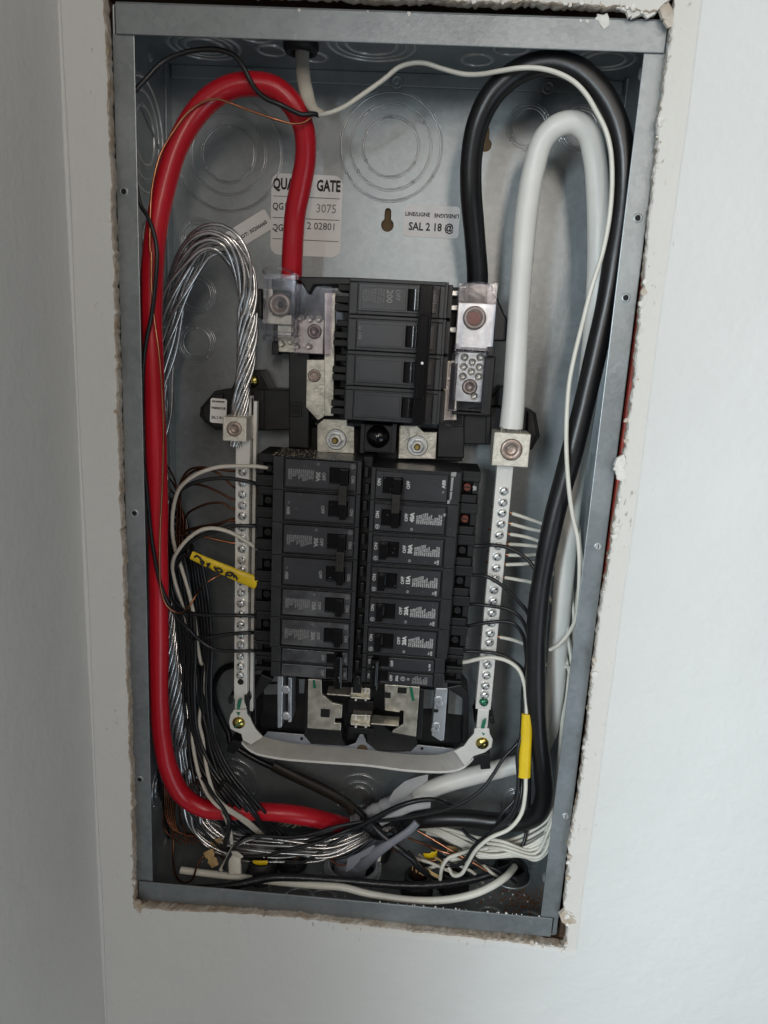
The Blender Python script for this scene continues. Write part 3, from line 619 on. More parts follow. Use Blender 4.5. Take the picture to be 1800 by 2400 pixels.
cp('window_gap', ZC((1100, 280), (1230, 300), (1310, 420), (1270, 600), (1090, 580)), .0832, .0838, 'galv', 0)
cp('window_gap', ZC((790, 290), (920, 300), (920, 520), (780, 520)), .0832, .0838, 'galv', 0)
# slotted steel rails
for f, pts in ((ZB, ((570, 135), (640, 135), (625, 745), (605, 762), (572, 755))), (ZC, ((940, 275), (1085, 280), (1040, 910), (1000, 920), (890, 850)))):
    cp('steel_rail', f(*pts), .052, .082, 'lightsteel', .0006)
cp('steel_rail', ZB((700, 150), (745, 150), (740, 690), (700, 690)), .060, .082, 'lightsteel', .0006)
for f, cs in ((ZB, ((672, 300), (672, 620))), (ZC, ((975, 420), (985, 470), (950, 740), (940, 790)))):
    for c in cs:
        (x, y), = f(c); q = P(x, y, .051); mb = MB(); mb.lathe((q.x, .0525, q.z), (0, -1, 0), [(.0042, 0), (.0036, .0010), (.0024, .0012)], 14); obj('rail_lug', mb, 'lightsteel', ch)
cp('rail_slot', ZC((915, 535), (972, 535), (970, 570), (915, 570)), .0512, .053, 'dark', 0)
# bottom bus bars
cp('bus_bar', ZB((945, 165), (1105, 175), (1110, 345), (1240, 455), (1360, 480), (1350, 640), (1268, 640), (1266, 700), (1345, 702), (1340, 790), (935, 760)), .055, .058, 'tin', .0004)
cp('bus_bar', ZC((320, 230), (745, 260), (700, 865), (410, 812), (420, 790), (545, 715), (550, 550), (505, 548), (500, 570), (320, 545)), .055, .058, 'tin', .0004)
for f, b_ in ((ZB, ((1097, 527), (1205, 635))), (ZC, ((478, 265), (585, 345))), (ZC, ((310, 325), (390, 400)))):
    (x0, y0), (x1, y1) = f(*b_); mb = MB(); mb.pbox(x0, y0, x1, y1, .0545, .0575); obj('bus_hole', mb, 'dark', ch, bevel=.0005)
cp('green_mark', ZB((1000, 180), (1022, 180), (1042, 260), (1040, 282), (1005, 272)), .0542, .0549, 'green', 0)
cp('green_mark', ZC((622, 262), (655, 265), (682, 425), (655, 437), (630, 340)), .0542, .0549, 'green', 0)
for f, y0 in ((0, 1612), (1, 1675)):
    cp('bus_stab', [(824, y0), (868, y0 + 2), (866, y0 + 22), (820, y0 + 21)], .040, .0415, 'tin', .0004)
    a, b = P(822, y0 + 22, .034), P(867, y0 + 25, .034)
    mb = MB(); mb.box(a.x, b.x, .034, .060, a.z - .0012, a.z + .0003); obj('stab_shelf', mb, 'tin', ch, bevel=.0003)
    for x in (834, 857):
        q = P(x, y0 + 5, .039); mb = MB(); mb.box(q.x - .0008, q.x + .0008, .0385, .0400, q.z - .0030, q.z + .0020); obj('stab_pin', mb, 'alu', ch)
        q = P(x, y0 + 27, .034); mb = MB(); mb.box(q.x - .0008, q.x + .0008, .0342, .0352, q.z - .0016, q.z + .0012); obj('stab_pin', mb, 'alu', ch)
a, b = P(768, 1618, .046), P(822, 1624, .046); mb = MB(); mb.box(a.x, b.x, .040, .055, a.z - .0012, a.z); obj('bus_link', mb, 'tin', ch, bevel=.0003)
a, b = P(871, 1687, .046), P(935, 1692, .046); mb = MB(); mb.box(a.x, b.x, .040, .055, a.z - .0012, a.z); obj('bus_link', mb, 'tin', ch, bevel=.0003)
mb = MB(); mb.pbox(817, 1640, 874, 1674, .058, .064); mb.pbox(817, 1704, 874, 1722, .058, .064); obj('chassis_block', mb, 'term', ch, bevel=.0006)
# steel sub-plate between chassis and strap
cp('sub_plate', [(614, 1730), (627, 1715), (712, 1722), (728, 1743), (812, 1749), (833, 1742), (843, 1722), (852, 1722), (858, 1740), (885, 1762), (963, 1762), (978, 1746), (1070, 1756), (1060, 1795), (600, 1772)], .078, .0795, 'lightsteel', .0003)
for x, y in ((707, 1731), (989, 1754)):
    q = P(x, y, .078); mb = MB(); mb.disc((q.x, q.z), .0014, .0774, .079, 12); obj('plate_hole', mb, 'dark', ch)
q = P(849, 1757, .078); mb = MB(); mb.disc((q.x, q.z), .0052, .0774, .079, 24); obj('plate_hole', mb, 'ply', ch)
mb = MB()
for i in range(330):
    flake(mb, Vector((-.074 + .062 * random.random() ** 1.4, random.uniform(.020, .062), .0479)), random.uniform(.00012, .00045), .5)
SAWDUST = mb

# ------------------------------------------------------------------ lugs and clear covers beside the main breaker
mt = thing('main_lug', 'left main lug holding the red cable under a clear hinged cover', 'lug', tuple(P(656, 714, .055)))
mb = MB(); mb.pbox(627, 676, 684, 762, .050, .070); obj('lug_body', mb, 'lug', mt, bevel=.0006)
q = P(656, 714, .047); mb = MB(); mb.lathe((q.x, .050, q.z), (0, -1, 0), [(.0088, 0), (.0088, .004), (.0074, .0052), (.0058, .0052), (.0052, .0006), (.0002, .0002)], 28); obj('lug_screw', mb, 'lugscrew', mt)
mb = MB(); mb.lathe((q.x, .0496, q.z), (0, -1, 0), [(.0026, 0), (.0026, .0004)], 6); obj('hex_socket', mb, 'dark', mt)
def cover(par, x0, y0, x1, y1, f, bk, m='clear', notch=True, name='clear_cover'):
    mb = MB(); mb.pbox(x0, y0, x1, y1, f, f + .0012); mb.pbox(x0, y0, x0 + 5, y1, f + .0012, bk); mb.pbox(x1 - 5, y0, x1, y1, f + .0012, bk)
    mb.pbox(x0 + 5, y1 - 5, x1 - 5, y1, f + .0012, bk)
    return obj(name, mb, m, par, bevel=.0008, seg=3)
cover(mt, 618, 640, 690, 788, .034, .052)
mb = MB(); mb.ring(tuple(P(652, 640, .040)), (0, 0.25, 1), .0112, .0010, 30, 8); obj('cover_collar', mb, 'clear', mt)
mb = MB(); q = P(654, 782, .036); mb.tube([Vector((q.x - .0145, .036, q.z)), Vector((q.x + .0125, .036, q.z))], .0018, 10); obj('cover_hinge', mb, 'clear', mt)
mb = MB(); mb.pbox(651, 745, 757, 830, .056, .060); obj('lug_plate', mb, 'tin', mt, bevel=.0004)
for c in ZM((340, 300), (395, 305), (445, 305), (240, 440), (285, 430), (325, 455), (390, 455)):
    q = P(c[0], c[1], .056); mb = MB(); mb.lathe((q.x, .056, q.z), (0, -1, 0), [(.0030, 0), (.0030, .0006), (.0024, .0006), (.0022, .0001), (.0001, .0003)], 16); obj('stamped_ring', mb, 'tin', mt)
q = P(736, 777, .054); mb = MB(); mb.lathe((q.x, .056, q.z), (0, -1, 0), [(.0058, 0), (.0052, .0016), (.0034, .0018), (.0030, .0004), (.0002, .0002)], 20); obj('plate_screw', mb, 'lugscrew', mt)
cover(mt, 692, 665, 772, 832, .046, .056, 'smoke', name='smoky_cover')
mb = MB(); mb.pbox(614, 784, 650, 800, .042, .056); obj('cover_foot', mb, 'clear', mt, bevel=.0015)
mb = MB(); mb.pbox(637, 800, 652, 832, .054, .072); obj('lug_bracket', mb, 'plastic', mt, bevel=.0006)
mr_ = thing('main_lug', 'right main lug holding the black cable under a clear hinged cover', 'lug', tuple(P(1112, 744, .055)))
mb = MB(); mb.pbox(1074, 708, 1152, 822, .047, .070); obj('lug_body', mb, 'steel', mr_, bevel=.0006)
q = P(1112, 745, .045); mb = MB(); mb.lathe((q.x, .047, q.z), (0, -1, 0), [(.0088, 0), (.0088, .003), (.0076, .0042), (.0060, .0042), (.0054, .0006), (.0002, .0002)], 28); obj('lug_screw', mb, 'lugscrew', mr_)
mb = MB(); mb.lathe((q.x, .0466, q.z), (0, -1, 0), [(.0050, 0), (.0050, .0003)], 20); obj('screw_recess', mb, 'redscrew', mr_)
cover(mr_, 1077, 662, 1154, 818, .034, .050)
mb = MB(); mb.ring(tuple(P(1117, 676, .040)), (0, 0.25, 1), .0118, .0010, 30, 8); obj('cover_collar', mb, 'clear', mr_)
q = P(1110, 820, .036); mb = MB(); mb.tube([Vector((q.x - .0145, .037, q.z)), Vector((q.x + .0135, .037, q.z))], .0018, 10); obj('cover_hinge', mb, 'clear', mr_)
mb = MB(); mb.pbox(1068, 824, 1136, 944, .056, .060); obj('lug_plate', mb, 'steel', mr_, bevel=.0004)
for c in ZG((235, 950), (410, 950), (320, 1005), (225, 1055), (400, 1060), (310, 1110), (215, 1165), (390, 1165), (340, 1385)):
    q = P(c[0], c[1], .056); mb = MB(); mb.lathe((q.x, .056, q.z), (0, -1, 0), [(.0032, 0), (.0032, .0007), (.0026, .0007), (.0024, .0001), (.0001, .0003)], 16); obj('stamped_ring', mb, 'tin', mr_)
q = P(1101, 907, .054); mb = MB(); mb.lathe((q.x, .056, q.z), (0, -1, 0), [(.0062, 0), (.0056, .0018), (.0036, .0020), (.0032, .0004), (.0002, .0002)], 20); obj('plate_screw', mb, 'lugscrew', mr_)
cover(mr_, 1060, 826, 1138, 964, .046, .056, 'clear', name='clear_cover')
mb = MB(); mb.pbox(1137, 835, 1150, 975, .050, .070); mb.pbox(1060, 964, 1150, 976, .050, .070); obj('lug_bracket', mb, 'plastic', mr_, bevel=.0008)
mb = MB(); mb.pbox(1144, 812, 1158, 836, .036, .060); obj('hinge_block', mb, 'plastic', mr_, bevel=.0008)
mb = MB(); mb.pbox(1066, 805, 1074, 830, .036, .056); obj('hinge_post', mb, 'clear', mr_, bevel=.0008)
mb = MB(); mb.pbox(1054, 850, 1062, 1000, .040, .050); obj('clear_strip', mb, 'smoke', mr_, bevel=.0008)
mb = MB()
for y in (680, 714, 766): mb.pbox(1050, y, 1073, y + 14, .052, .060)
obj('terminal_block', mb, 'steel', mr_, bevel=.0005)
mb = MB(); mb.pbox(1046, 672, 1074, 990, .0605, .073); obj('terminal_housing', mb, 'term', mr_, bevel=.0008)

# ------------------------------------------------------------------ breakers
mm = 0.001
UL = 'LISTED\nCIRCUIT\nBREAKER'
PRINT = 'TYPE THQL\nHACR SWD\n120/240V CTL\n10KA RATING\nMAX RMS SYM\n14-8 AWG\nWIRE CU/AL\n60/75 C\nTORQUE\n36 IN-LBS\nMADE IN DO\nGZ05@ 2812'
def bx(mb, x0, x1, y0, y1, z0, z1): mb.box(x0 * mm, x1 * mm, y0 * mm, y1 * mm, z0 * mm, z1 * mm)
def logo(par, x, z, r, m='ink'):
    mb = MB(); mb.ring((x * mm, -.35 * mm, z * mm), (0, -1, 0), r * mm, .13 * mm, 20, 4); mb.ring((x * mm, -.35 * mm, z * mm), (0, -1, 0), r * .86 * mm, .07 * mm, 20, 4)
    obj('maker_roundel', mb, m, par, local=True); text('GE', r * 1.35 * mm, (x * mm, -.35 * mm, z * mm), -90, m, par, 'roundel_letters', local=True)
def ulmark(par, x, z, m='ink'):
    mb = MB(); mb.ring((x * mm, -.35 * mm, z * mm), (0, -1, 0), 1.0 * mm, .12 * mm, 16, 4); obj('safety_mark', mb, m, par, local=True)
    text('UL', 1.1 * mm, (x * mm, -.35 * mm, z * mm), -90, m, par, local=True); text('c    us', .9 * mm, (x * mm, -.35 * mm, z * mm), -90, m, par, local=True)
def pole(par, zc, w_, on, amp=None, dim='ink', part_no='', off_x=28.6, by=None, housing='face', plate='plate', redterm=False):
    h = w_ / 2
    g = .26
    mb = MB(); bx(mb, 0, 67.6, 3.6, 50, zc - h + g, zc + h - g)
    bx(mb, 0, 3.0, 0, 3.6, zc - h + g, zc + h - g); bx(mb, 59.8, 67.6, 0, 3.6, zc - h + g, zc + h - g)
    bx(mb, 3.0, 59.8, 0.2, 3.6, zc + h - 1.1, zc + h - g); bx(mb, 3.0, 59.8, 0.2, 3.6, zc - h + g, zc - h + .85)
    bx(mb, 67.6, 69.2, 9.4, 50, zc - h + .5, zc + h - .5); bx(mb, 4.0, 58.6, -.1, .9, zc - h + .40, zc - h + .70)
    obj('housing', mb, housing, par, bevel=.00035, local=True)
    top, bot = zc + h - 3.0, zc - h + 1.7; st, sb = zc + 6.0, zc - 7.0
    mb = MB(); bx(mb, 3.8, 9, -.25, 3.6, bot, top); bx(mb, 24.2, 58.0, -.25, 3.6, bot, top); bx(mb, 9, 24.2, -.25, 3.6, st, top); bx(mb, 9, 24.2, -.25, 3.6, bot, sb)
    # raised print field and its step
    bx(mb, 25.6, 57.6, -.40, -.25, bot + 4.6, top - .6)
    obj('face_plate', mb, plate, par, bevel=.0002, seg=1, local=True)
    mb = MB(); bx(mb, 9, 24.2, 2.6, 3.3, sb, st); obj('toggle_slot', mb, 'toggle', par, local=True)
    x0 = 9.4 if on else 16.6
    mb = MB(); v = []
    for (yy, xa, xb, za, zb) in ((1.2, x0, x0 + 6.6, zc - 6.7, zc + 5.8), (-4.0, x0 + .1, x0 + 6.2, zc - 6.5, zc + 5.6), (-9.0, x0 + (0.4 if on else 1.2), x0 + (5.0 if on else 6.2), zc - 6.1, zc + 5.2)):
        v += [(xa * mm, yy * mm, za * mm), (xb * mm, yy * mm, za * mm), (xb * mm, yy * mm, zb * mm), (xa * mm, yy * mm, zb * mm)]
    f = [(8, 9, 10, 11)] + [(k * 4 + i, k * 4 + (i + 1) % 4, (k + 1) * 4 + (i + 1) % 4, (k + 1) * 4 + i) for k in (0, 1) for i in range(4)]
    f = [tuple(reversed(q)) for q in f[1:]] + [f[0]]
    mb.add(v, f); bx(mb, x0 + 1.6, x0 + 3.6, -9.0, 0, zc + 5.2, zc + 5.9); tg = obj('toggle', mb, 'toggle', par, bevel=.0004, local=True)
    mb = MB(); mb.ring(((x0 + 2.6) * mm, -6.0 * mm, (zc + 5.55) * mm), (0, 0, 1), .7 * mm, .2 * mm, 12, 4); obj('toggle_hole', mb, 'term', par, local=True)
    text('ON', 3.6 * mm, (6.2 * mm, -.36 * mm, (zc + 1.5) * mm), -90, dim, par, local=True, bold=.09 * mm)
    text('OFF', 3.6 * mm, (off_x * mm, -.5 * mm, (zc + .6) * mm), -90, dim, par, local=True, bold=.09 * mm)
    if amp:
        text(amp, 4.3 * mm, (33.0 * mm, -.5 * mm, (zc + .9) * mm), -90, dim, par, local=True, bold=.24 * mm)
        text(part_no + '\n' + PRINT, 1.50 * mm, (36.0 * mm, -.5 * mm, (zc - 4.0) * mm), -90, dim, par, 'fine_print', local=True, align='LEFT', valign='TOP', space=1.03, bold=.05 * mm, xs=.95)
        ulmark(par, 33.0, zc - h + 4.2, dim); logo(par, 6.4, zc - h + 4.6, 1.7, dim)
    if by == 'big': text('ABB', 3.5 * mm, (55.4 * mm, -.5 * mm, (zc + 3.0) * mm), -90, dim, par, local=True, bold=.1 * mm); text('by', 1.9 * mm, (55.0 * mm, -.5 * mm, (zc - 3.2) * mm), -90, dim, par, local=True)
    if by == 'small': text('by\nABB', 2.2 * mm, (54.0 * mm, -.36 * mm, (zc - h + 4.2) * mm), -90, dim, par, local=True, bold=.04 * mm)
    # wire terminal end
    mb = MB(); bx(mb, 69.2, 83.5, 9.6, 50, zc + 4.2, zc + h - .2); bx(mb, 69.2, 81.5, 9.6, 50, zc - h + .2, zc - 6.0)
    bx(mb, 78, 83.0, 13, 50, zc - 6.0, zc + 4.2); bx(mb, 69.2, 78, 19, 50, zc - 6.0, zc + 4.2); bx(mb, 81.5, 83.2, 12, 50, zc - h + 1.2, zc - 6.0)
    obj('terminal_end', mb, 'term', par, bevel=.0007, local=True)
    mb = MB(); bx(mb, 70.5, 82.4, 9.2, 9.6, zc + 6.4, zc + 6.9); bx(mb, 70.5, 80.5, 9.2, 9.6, zc - 9.2, zc - 8.8); obj('terminal_ridge', mb, 'face', par, local=True)
    mb = MB(); mb.lathe((74.0 * mm, 18 * mm, (zc - .8) * mm), (0, -1, 0), [(3.3 * mm, 0), (3.3 * mm, 4 * mm), (2.8 * mm, 4.6 * mm)], 16); obj('terminal_screw', mb, 'redscrew' if redterm else 'term', par, local=True)
    mb = MB(); bx(mb, 71.4, 76.6, 13.2, 13.6, zc - 1.2, zc - .4); obj('screw_slot', mb, 'dark', par, local=True)
    return x0
def halfpole(par, zc, w_, amp=None, dim='ink', by=False, plate='plate'):
    h = w_ / 2
    mb = MB(); bx(mb, 0, 66.6, 3.4, 50, zc - h + .1, zc + h - .1); bx(mb, 0, 3.4, 0.6, 3.4, zc - h + .3, zc + h - .9); bx(mb, 58.8, 66.6, .4, 3.4, zc - h + .3, zc + h - .3)
    obj('housing', mb, 'face', par, bevel=.0003, local=True)
    mb = MB(); bx(mb, 4.2, 8.4, -.1, 3.4, zc - h + .8, zc + h - 2.0); bx(mb, 21.4, 57.6, -.25, 3.4, zc - h + .8, zc + h - 2.0); bx(mb, 15, 21.4, -.25, 3.4, zc - h + .8, zc - h + 2.4)
    obj('face_plate', mb, plate, par, bevel=.0003, local=True)
    mb = MB(); bx(mb, 8.4, 21.4, 2.6, 3.2, zc - h + 1, zc + h - 2); obj('toggle_slot', mb, 'toggle', par, local=True)
    text('ON', 2.6 * mm, (5.9 * mm, -.25 * mm, zc * mm), -90, dim, par, local=True, bold=.05 * mm)
    text('OFF', 3.0 * mm, (24.2 * mm, -.35 * mm, (zc - .4) * mm), -90, dim, par, local=True, bold=.08 * mm)
    if amp:
        text(amp, 3.0 * mm, (28.8 * mm, -.35 * mm, (zc - .4) * mm), -90, dim, par, local=True, bold=.1 * mm); logo(par, 33.6, zc - .4, 1.8, dim); ulmark(par, 38, zc - .4, dim)
        text('THQP230\n' + PRINT.replace('MAX RMS SYM\n', '').replace('TORQUE\n', '').replace('HACR SWD\n', ''), 1.15 * mm, (41.0 * mm, -.35 * mm, (zc - 4.0) * mm), -90, dim, par, 'fine_print', local=True, align='LEFT', valign='TOP', space=1.1)
    if by: text('by ABB', 1.9 * mm, (54.5 * mm, -.35 * mm, (zc - 1.4) * mm), -90, dim, par, local=True, bold=.06 * mm)
    mb = MB(); bx(mb, 68.2, 82, 9.6, 50, zc + 3.0, zc + h - .2); bx(mb, 68.2, 82, 9.6, 50, zc - h + .2, zc - 3.6); bx(mb, 77, 81.5, 13, 50, zc - 3.6, zc + 3.0); bx(mb, 66.6, 77, 18, 50, zc - 3.6, zc + 3.0)
    obj('terminal_end', mb, 'term', par, bevel=.0006, local=True)
FACE = .018
rotL = Matrix.Rotation(math.pi, 4, 'Y')
RZ = [44.2 - 25.42 * k for k in range(8)]
LZ = [P(636, y, FACE).z * 1000 for y in (1068, 1147, 1222.4, 1297.7, 1374, 1444.8, 1515.7, 1586)]
def mk(side, ztop, zbot, label, poles, tie=None):
    zc = (ztop + zbot) / 2; right = side == 'R'
    b_ = thing('circuit_breaker', label, 'breaker', ((4.0 if right else -4.0) * mm, FACE, zc * mm), None if right else rotL, 'black circuit breakers in two columns')
    n = len(poles); w_ = (ztop - zbot) / n
    for i, kw in enumerate(poles):
        z = (n - 1) / 2 * w_ - i * w_          # local, first pole on top for the right column
        if not right: z = -z
        kw = dict(kw); fn = kw.pop('fn', pole); kw.setdefault('dim', 'ink' if right else 'dimink'); fn(b_, z, w_, **kw)
    if tie == 'full':
        x0 = 9.4 if poles[0].get('on') else 16.6
        mb = MB(); bx(mb, x0 + .2, x0 + 6.4, -9.8, -2.6, -w_ / 2 + 5.2, w_ / 2 - 5.8); obj('handle_tie', mb, 'tie', b_, bevel=.0005, local=True)
        mb = MB(); mb.lathe(((x0 + 3.3) * mm, -9.7 * mm, 0), (0, -1, 0), [(.9 * mm, 0), (.9 * mm, .25 * mm)], 12); obj('tie_pin', mb, 'term', b_, local=True)
    if tie == 'half':
        mb = MB(); bx(mb, 7.6, 13.4, -6.5, 2.0, -w_ - 3.4 if right else -w_ + 2.4, w_ - 2.4 if right else w_ + 3.4); bx(mb, 8.4, 12.4, -8.4, -6.5, -w_ + 1, w_ - 3); obj('handle_tie', mb, 'toggle', b_, bevel=.0006, local=True)
        mb = MB(); mb.lathe((9.6 * mm, -8.3 * mm, 5.5 * mm), (0, -1, 0), [(.5 * mm, 0), (.4 * mm, .4 * mm)], 10); obj('tie_pin', mb, 'steel', b_, local=True)
    return b_
mk('R', RZ[0], RZ[2], 'two-pole 40A breaker at the top of the right column, switched off', [dict(on=False, by='big', redterm=True), dict(on=False, amp='40A', part_no='THQL2140', redterm=True)], 'full')
mk('R', RZ[2], RZ[3], 'single-pole 30A breaker right below the two-pole 40A one', [dict(on=True, amp='30A', part_no='THQL1130', by='small')])
mk('R', RZ[3], RZ[4], 'single-pole 15A breaker in the middle of the right column', [dict(on=True, amp='15A', part_no='THQL1115', by='small')])
mk('R', RZ[4], RZ[5], 'single-pole 20A breaker just below the 15A breaker', [dict(on=True, amp='20A', part_no='THQL1120', by='small')])
mk('R', RZ[5], RZ[6], 'single-pole 20A breaker just above the narrow tied pair on the right', [dict(on=True, amp='20A', part_no='THQL1120', by='small')])
mk('R', RZ[6], RZ[7], 'narrow tied 30A breaker pair at the bottom of the right column', [dict(fn=halfpole, by=True), dict(fn=halfpole, amp='30A')], 'half')
mk('L', LZ[0], LZ[2], 'topmost two-pole 30A breaker of the left column, fed by a white and a black wire', [dict(on=True, amp='30A', part_no='THQL2130'), dict(on=True, by='big')], 'full')
mk('L', LZ[2], LZ[4], 'second two-pole 30A breaker of the left column, beside the yellow sleeve', [dict(on=True, amp='30A', part_no='THQL2130'), dict(on=True, by='big')], 'full')
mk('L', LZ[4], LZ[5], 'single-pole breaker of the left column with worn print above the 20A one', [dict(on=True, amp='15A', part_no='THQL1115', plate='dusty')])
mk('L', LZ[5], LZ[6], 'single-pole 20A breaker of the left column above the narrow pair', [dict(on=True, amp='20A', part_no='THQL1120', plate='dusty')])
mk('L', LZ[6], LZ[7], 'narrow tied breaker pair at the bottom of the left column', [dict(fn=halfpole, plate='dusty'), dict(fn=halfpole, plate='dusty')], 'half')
obj('sawdust', SAWDUST, 'sawdust', None, 'tan sawdust lying on top of the left breaker column', 'sawdust', kind='stuff')

scf = MB()
for pts in (((1215, 290), (1290, 285), (1280, 350), (1210, 345)), ((1215, 365), (1252, 360), (1228, 560), (1200, 560)), ((1195, 575), (1235, 572), (1228, 590), (1212, 685), (1190, 690)), ((1160, 690), (1200, 690), (1185, 745), (1155, 740)), ((1100, 880), (1135, 885), (1120, 905), (1145, 890), (1118, 930), (1105, 925))):
    scf.pp(zo(860, 1060, 6.144, pts), .0174, .0176)
scf.pp(zo(860, 1060, 6.144, ((1520, 490), (1550, 480), (1580, 500), (1575, 545), (1545, 550), (1525, 555), (1530, 520))), .0272, .0274)
rd = random.Random(5)
for i in range(170):
    x = rd.uniform(-.068, .070); c_ = Vector((x, .0170 if rd.random() < .7 else .0166, rd.uniform(-.132, .044)))
    if abs(x) > .006: flake(scf, c_, rd.uniform(.00010, .00030), .1)
obj('plaster_dust', scf, 'scuff', None, 'pale scuffs and plaster dust specks on the breaker faces', 'dust', kind='stuff')
# main breaker
mbk = thing('main_breaker', 'large four-pole 200 amp main breaker with one long black handle bar', 'breaker', (.016, .018, .130))
X0, X1 = -.0185, .0505; ZT_, PW = .1812, .02565
for k in range(4):
    zt = ZT_ - k * PW; zb = zt - PW
    mb = MB(); mb.box(X0, X1 + .002, .0195, .066, zb + .0003, zt - .0001); mb.box(X0, X1, .018, .0195, zt - .0028, zt - .0001); mb.box(X0, X0 + .006, .018, .0195, zb + .0003, zt - .003); mb.box(X1 - .004, X1, .018, .0195, zb + .0003, zt - .003)
    mb.box(X0 - .0015, X0, .026, .066, zb + .002, zt - .001); mb.box(X1 + .002, X1 + .0055, .028, .066, zb + .001, zt - .001)
    obj('pole_housing', mb, 'face', mbk, bevel=.0005)
    mb = MB(); mb.box(X0 + .007, .0240, .0174, .0195, zb + .0030, zt - .0040); mb.box(.0240, .0320, .0174, .0195, zt - .0062, zt - .0040); mb.box(.0240, .0400, .0174, .0195, zb + .0030, zb + .0045); mb.box(.0400, X1 - .006, .0174, .0195, zb + .0036, zt - .0055)
    mb.box(X0 + .009, .0225, .0170, .0174, zb + .0042, zt - .0062)
    obj('face_plate', mb, 'plate', mbk, bevel=.0004)
    mb = MB(); mb.box(.0240, .0400, .0186, .0192, zb + .0045, zt - .0062); obj('toggle_slot', mb, 'toggle', mbk)
    mb = MB(); mb.lathe(((.0302), .0215, zb + .0047), (0, 0, 1), [(.0078, 0), (.0078, .0146)], 36, caps=True); obj('toggle', mb, 'toggle', mbk, bevel=.0002)
    # finger contacts on the left
    for dz in (.004, .0125, .0185):
        mb = MB(); mb.box(X0 - .0105 - .002 * (dz > .012), X0 - .0015, .034, .060, zt - dz - .0048, zt - dz); obj('contact_block', mb, 'term', mbk, bevel=.0006)
a, b = P(983, 676, .004), P(1012, 984, .004)
mb = MB(); mb.box(.0325, .0418, -.0010, .0160, ZT_ - 4 * PW + .0022, ZT_ - .0035); mb.box(.0337, .0400, -.0026, -.0010, ZT_ - 4 * PW + .020, ZT_ - .024)
obj('handle_bar', mb, 'toggle', mbk, bevel=.0009, seg=3)
mb = MB(); mb.lathe((.0372, -.0026, .1240), (0, -1, 0), [(.0011, 0), (.0009, .0005)], 12); obj('bar_pin', mb, 'steel', mbk)
text('200', .0062, (.0105, .0166, ZT_ - .0120), 90, 'dimink', mbk, bold=.0001); text('OFF', .0046, (.0165, .0166, ZT_ - .0110), 90, 'dimink', mbk)
text('THQMV200\n10KAIC 240V~\nCU-AL 60/75C', .0019, (.0045, .0166, ZT_ - .0120), 90, 'dimink', mbk, 'fine_print'); text('WIRE RANGE\n1-300 KCMIL\nTORQUE\n250 IN-LBS\nHACR TYPE\nAMB 40 C', .0017, (-.0040, .0166, ZT_ - .0120), 90, 'dimink', mbk, 'fine_print')
text('by ABB', .0032, (-.0095, .0166, ZT_ - PW - .0128), 90, 'dimink', mbk); text('ON', .0040, (.0435, .0171, ZT_ - .0125), 90, 'dimink', mbk)

# ------------------------------------------------------------------ neutral bars, lugs, strap
def bar_screw(par, x, z, y, r, out, ang, m='steel'):
    mb = MB(); mb.lathe((x, y, z), (0, -1, 0), [(r * 1.22, 0), (r * 1.22, .0002), (r * 1.05, .0001)], 18); mb.lathe((x, y - .0002, z), (0, -1, 0), [(r * 1.0, -.002), (r * 1.0, out + .0003), (r * .90, out + .0009), (r * .3, out + .0011)], 16)
    s_ = obj('terminal_screw', mb, m, par)
    c, s = math.cos(ang), math.sin(ang); L_, W_ = r * .92, r * .20; mb = MB()
    for a_, b_ in ((L_, W_), (W_, L_ * .55)):
        mb.prism([(x + c * u - s * v, z + s * u + c * v) for u, v in ((-a_, -b_), (a_, -b_), (a_, b_), (-a_, b_))], y - out - .00125, y - out - .0006)
    o = obj('screw_slot', mb, 'dark', s_); o.matrix_parent_inverse = Matrix.Identity(4)
    return s_
YB = .043
nl = thing('neutral_bar', 'left terminal bar with a column of slotted screws, bare copper wires behind', 'terminal bar', (-.101, YB, -.06))
xl0, xl1 = -.1075, -.0960
zt = P(560, 940, YB).z
mb = MB(); mb.box(xl0, xl1, YB, YB + .009, P(550, 1640, YB).z, P(560, 1020, YB).z + .03); mb.box(xl1 - .0034, xl1, YB + .004, YB + .012, P(560, 1010, YB).z, zt + .004)
mb.box(xl0 + .0008, xl1 - .001, YB, YB + .003, P(550, 1672, YB).z, P(550, 1640, YB).z); obj('bar', mb, 'alu', nl, bevel=.0005)
mb = MB(); mb.box(xl1 + .0010, xl1 + .0038, YB + .006, YB + .012, P(550, 1672, YB).z, zt); obj('bar', mb, 'alu', nl, bevel=.0004)
for i, y in enumerate((185, 270, 358, 445, 527, 615, 700, 783, 873, 945, 1032, 1118, 1203, 1285, 1368, 1445, 1523, 1610, 1688, 1757)):
    (px, py), = ZL((612 - y * .008, y)); q = P(px, py, YB); bar_screw(nl, -.1016, q.z, YB, .0031, (.0006 if i < 10 else .0028), random.uniform(0, 3.1))
(px, py), = ZL((603, 1818)); q = P(px, py, YB); mb = MB(); mb.disc((-.1016, q.z), .0027, YB - .0003, YB + .001); obj('empty_hole', mb, 'dark', nl)
def lugblock(par, x0, x1, z0, z1, y0, y1, r):
    mb = MB(); mb.box(x0, x1, y0, y1, z0, z1); lb = obj('lug', mb, 'lug', par, bevel=.0006)
    cx, cz = (x0 + x1) / 2, (z0 + z1) / 2 + .0003
    mb = MB(); mb.lathe((cx, y0, cz), (0, -1, 0), [(r * 1.0, .0), (r * 1.0, .0010), (r * .86, .0016), (r * .55, .0016), (r * .46, .0004), (r * .42, -.0), (.0001, .0004)], 28); obj('lug_screw', mb, 'lugscrew', par)
a = P(522, 976, .026); b = P(577, 1036, .026)
lugblock(nl, a.x, b.x, b.z, a.z, .026, .052, .0058)
nr = thing('neutral_bar', 'right terminal bar with zinc screws and white wires leaving its right side', 'terminal bar', (.107, YB, -.06))
xr0, xr1 = .1008, .1136
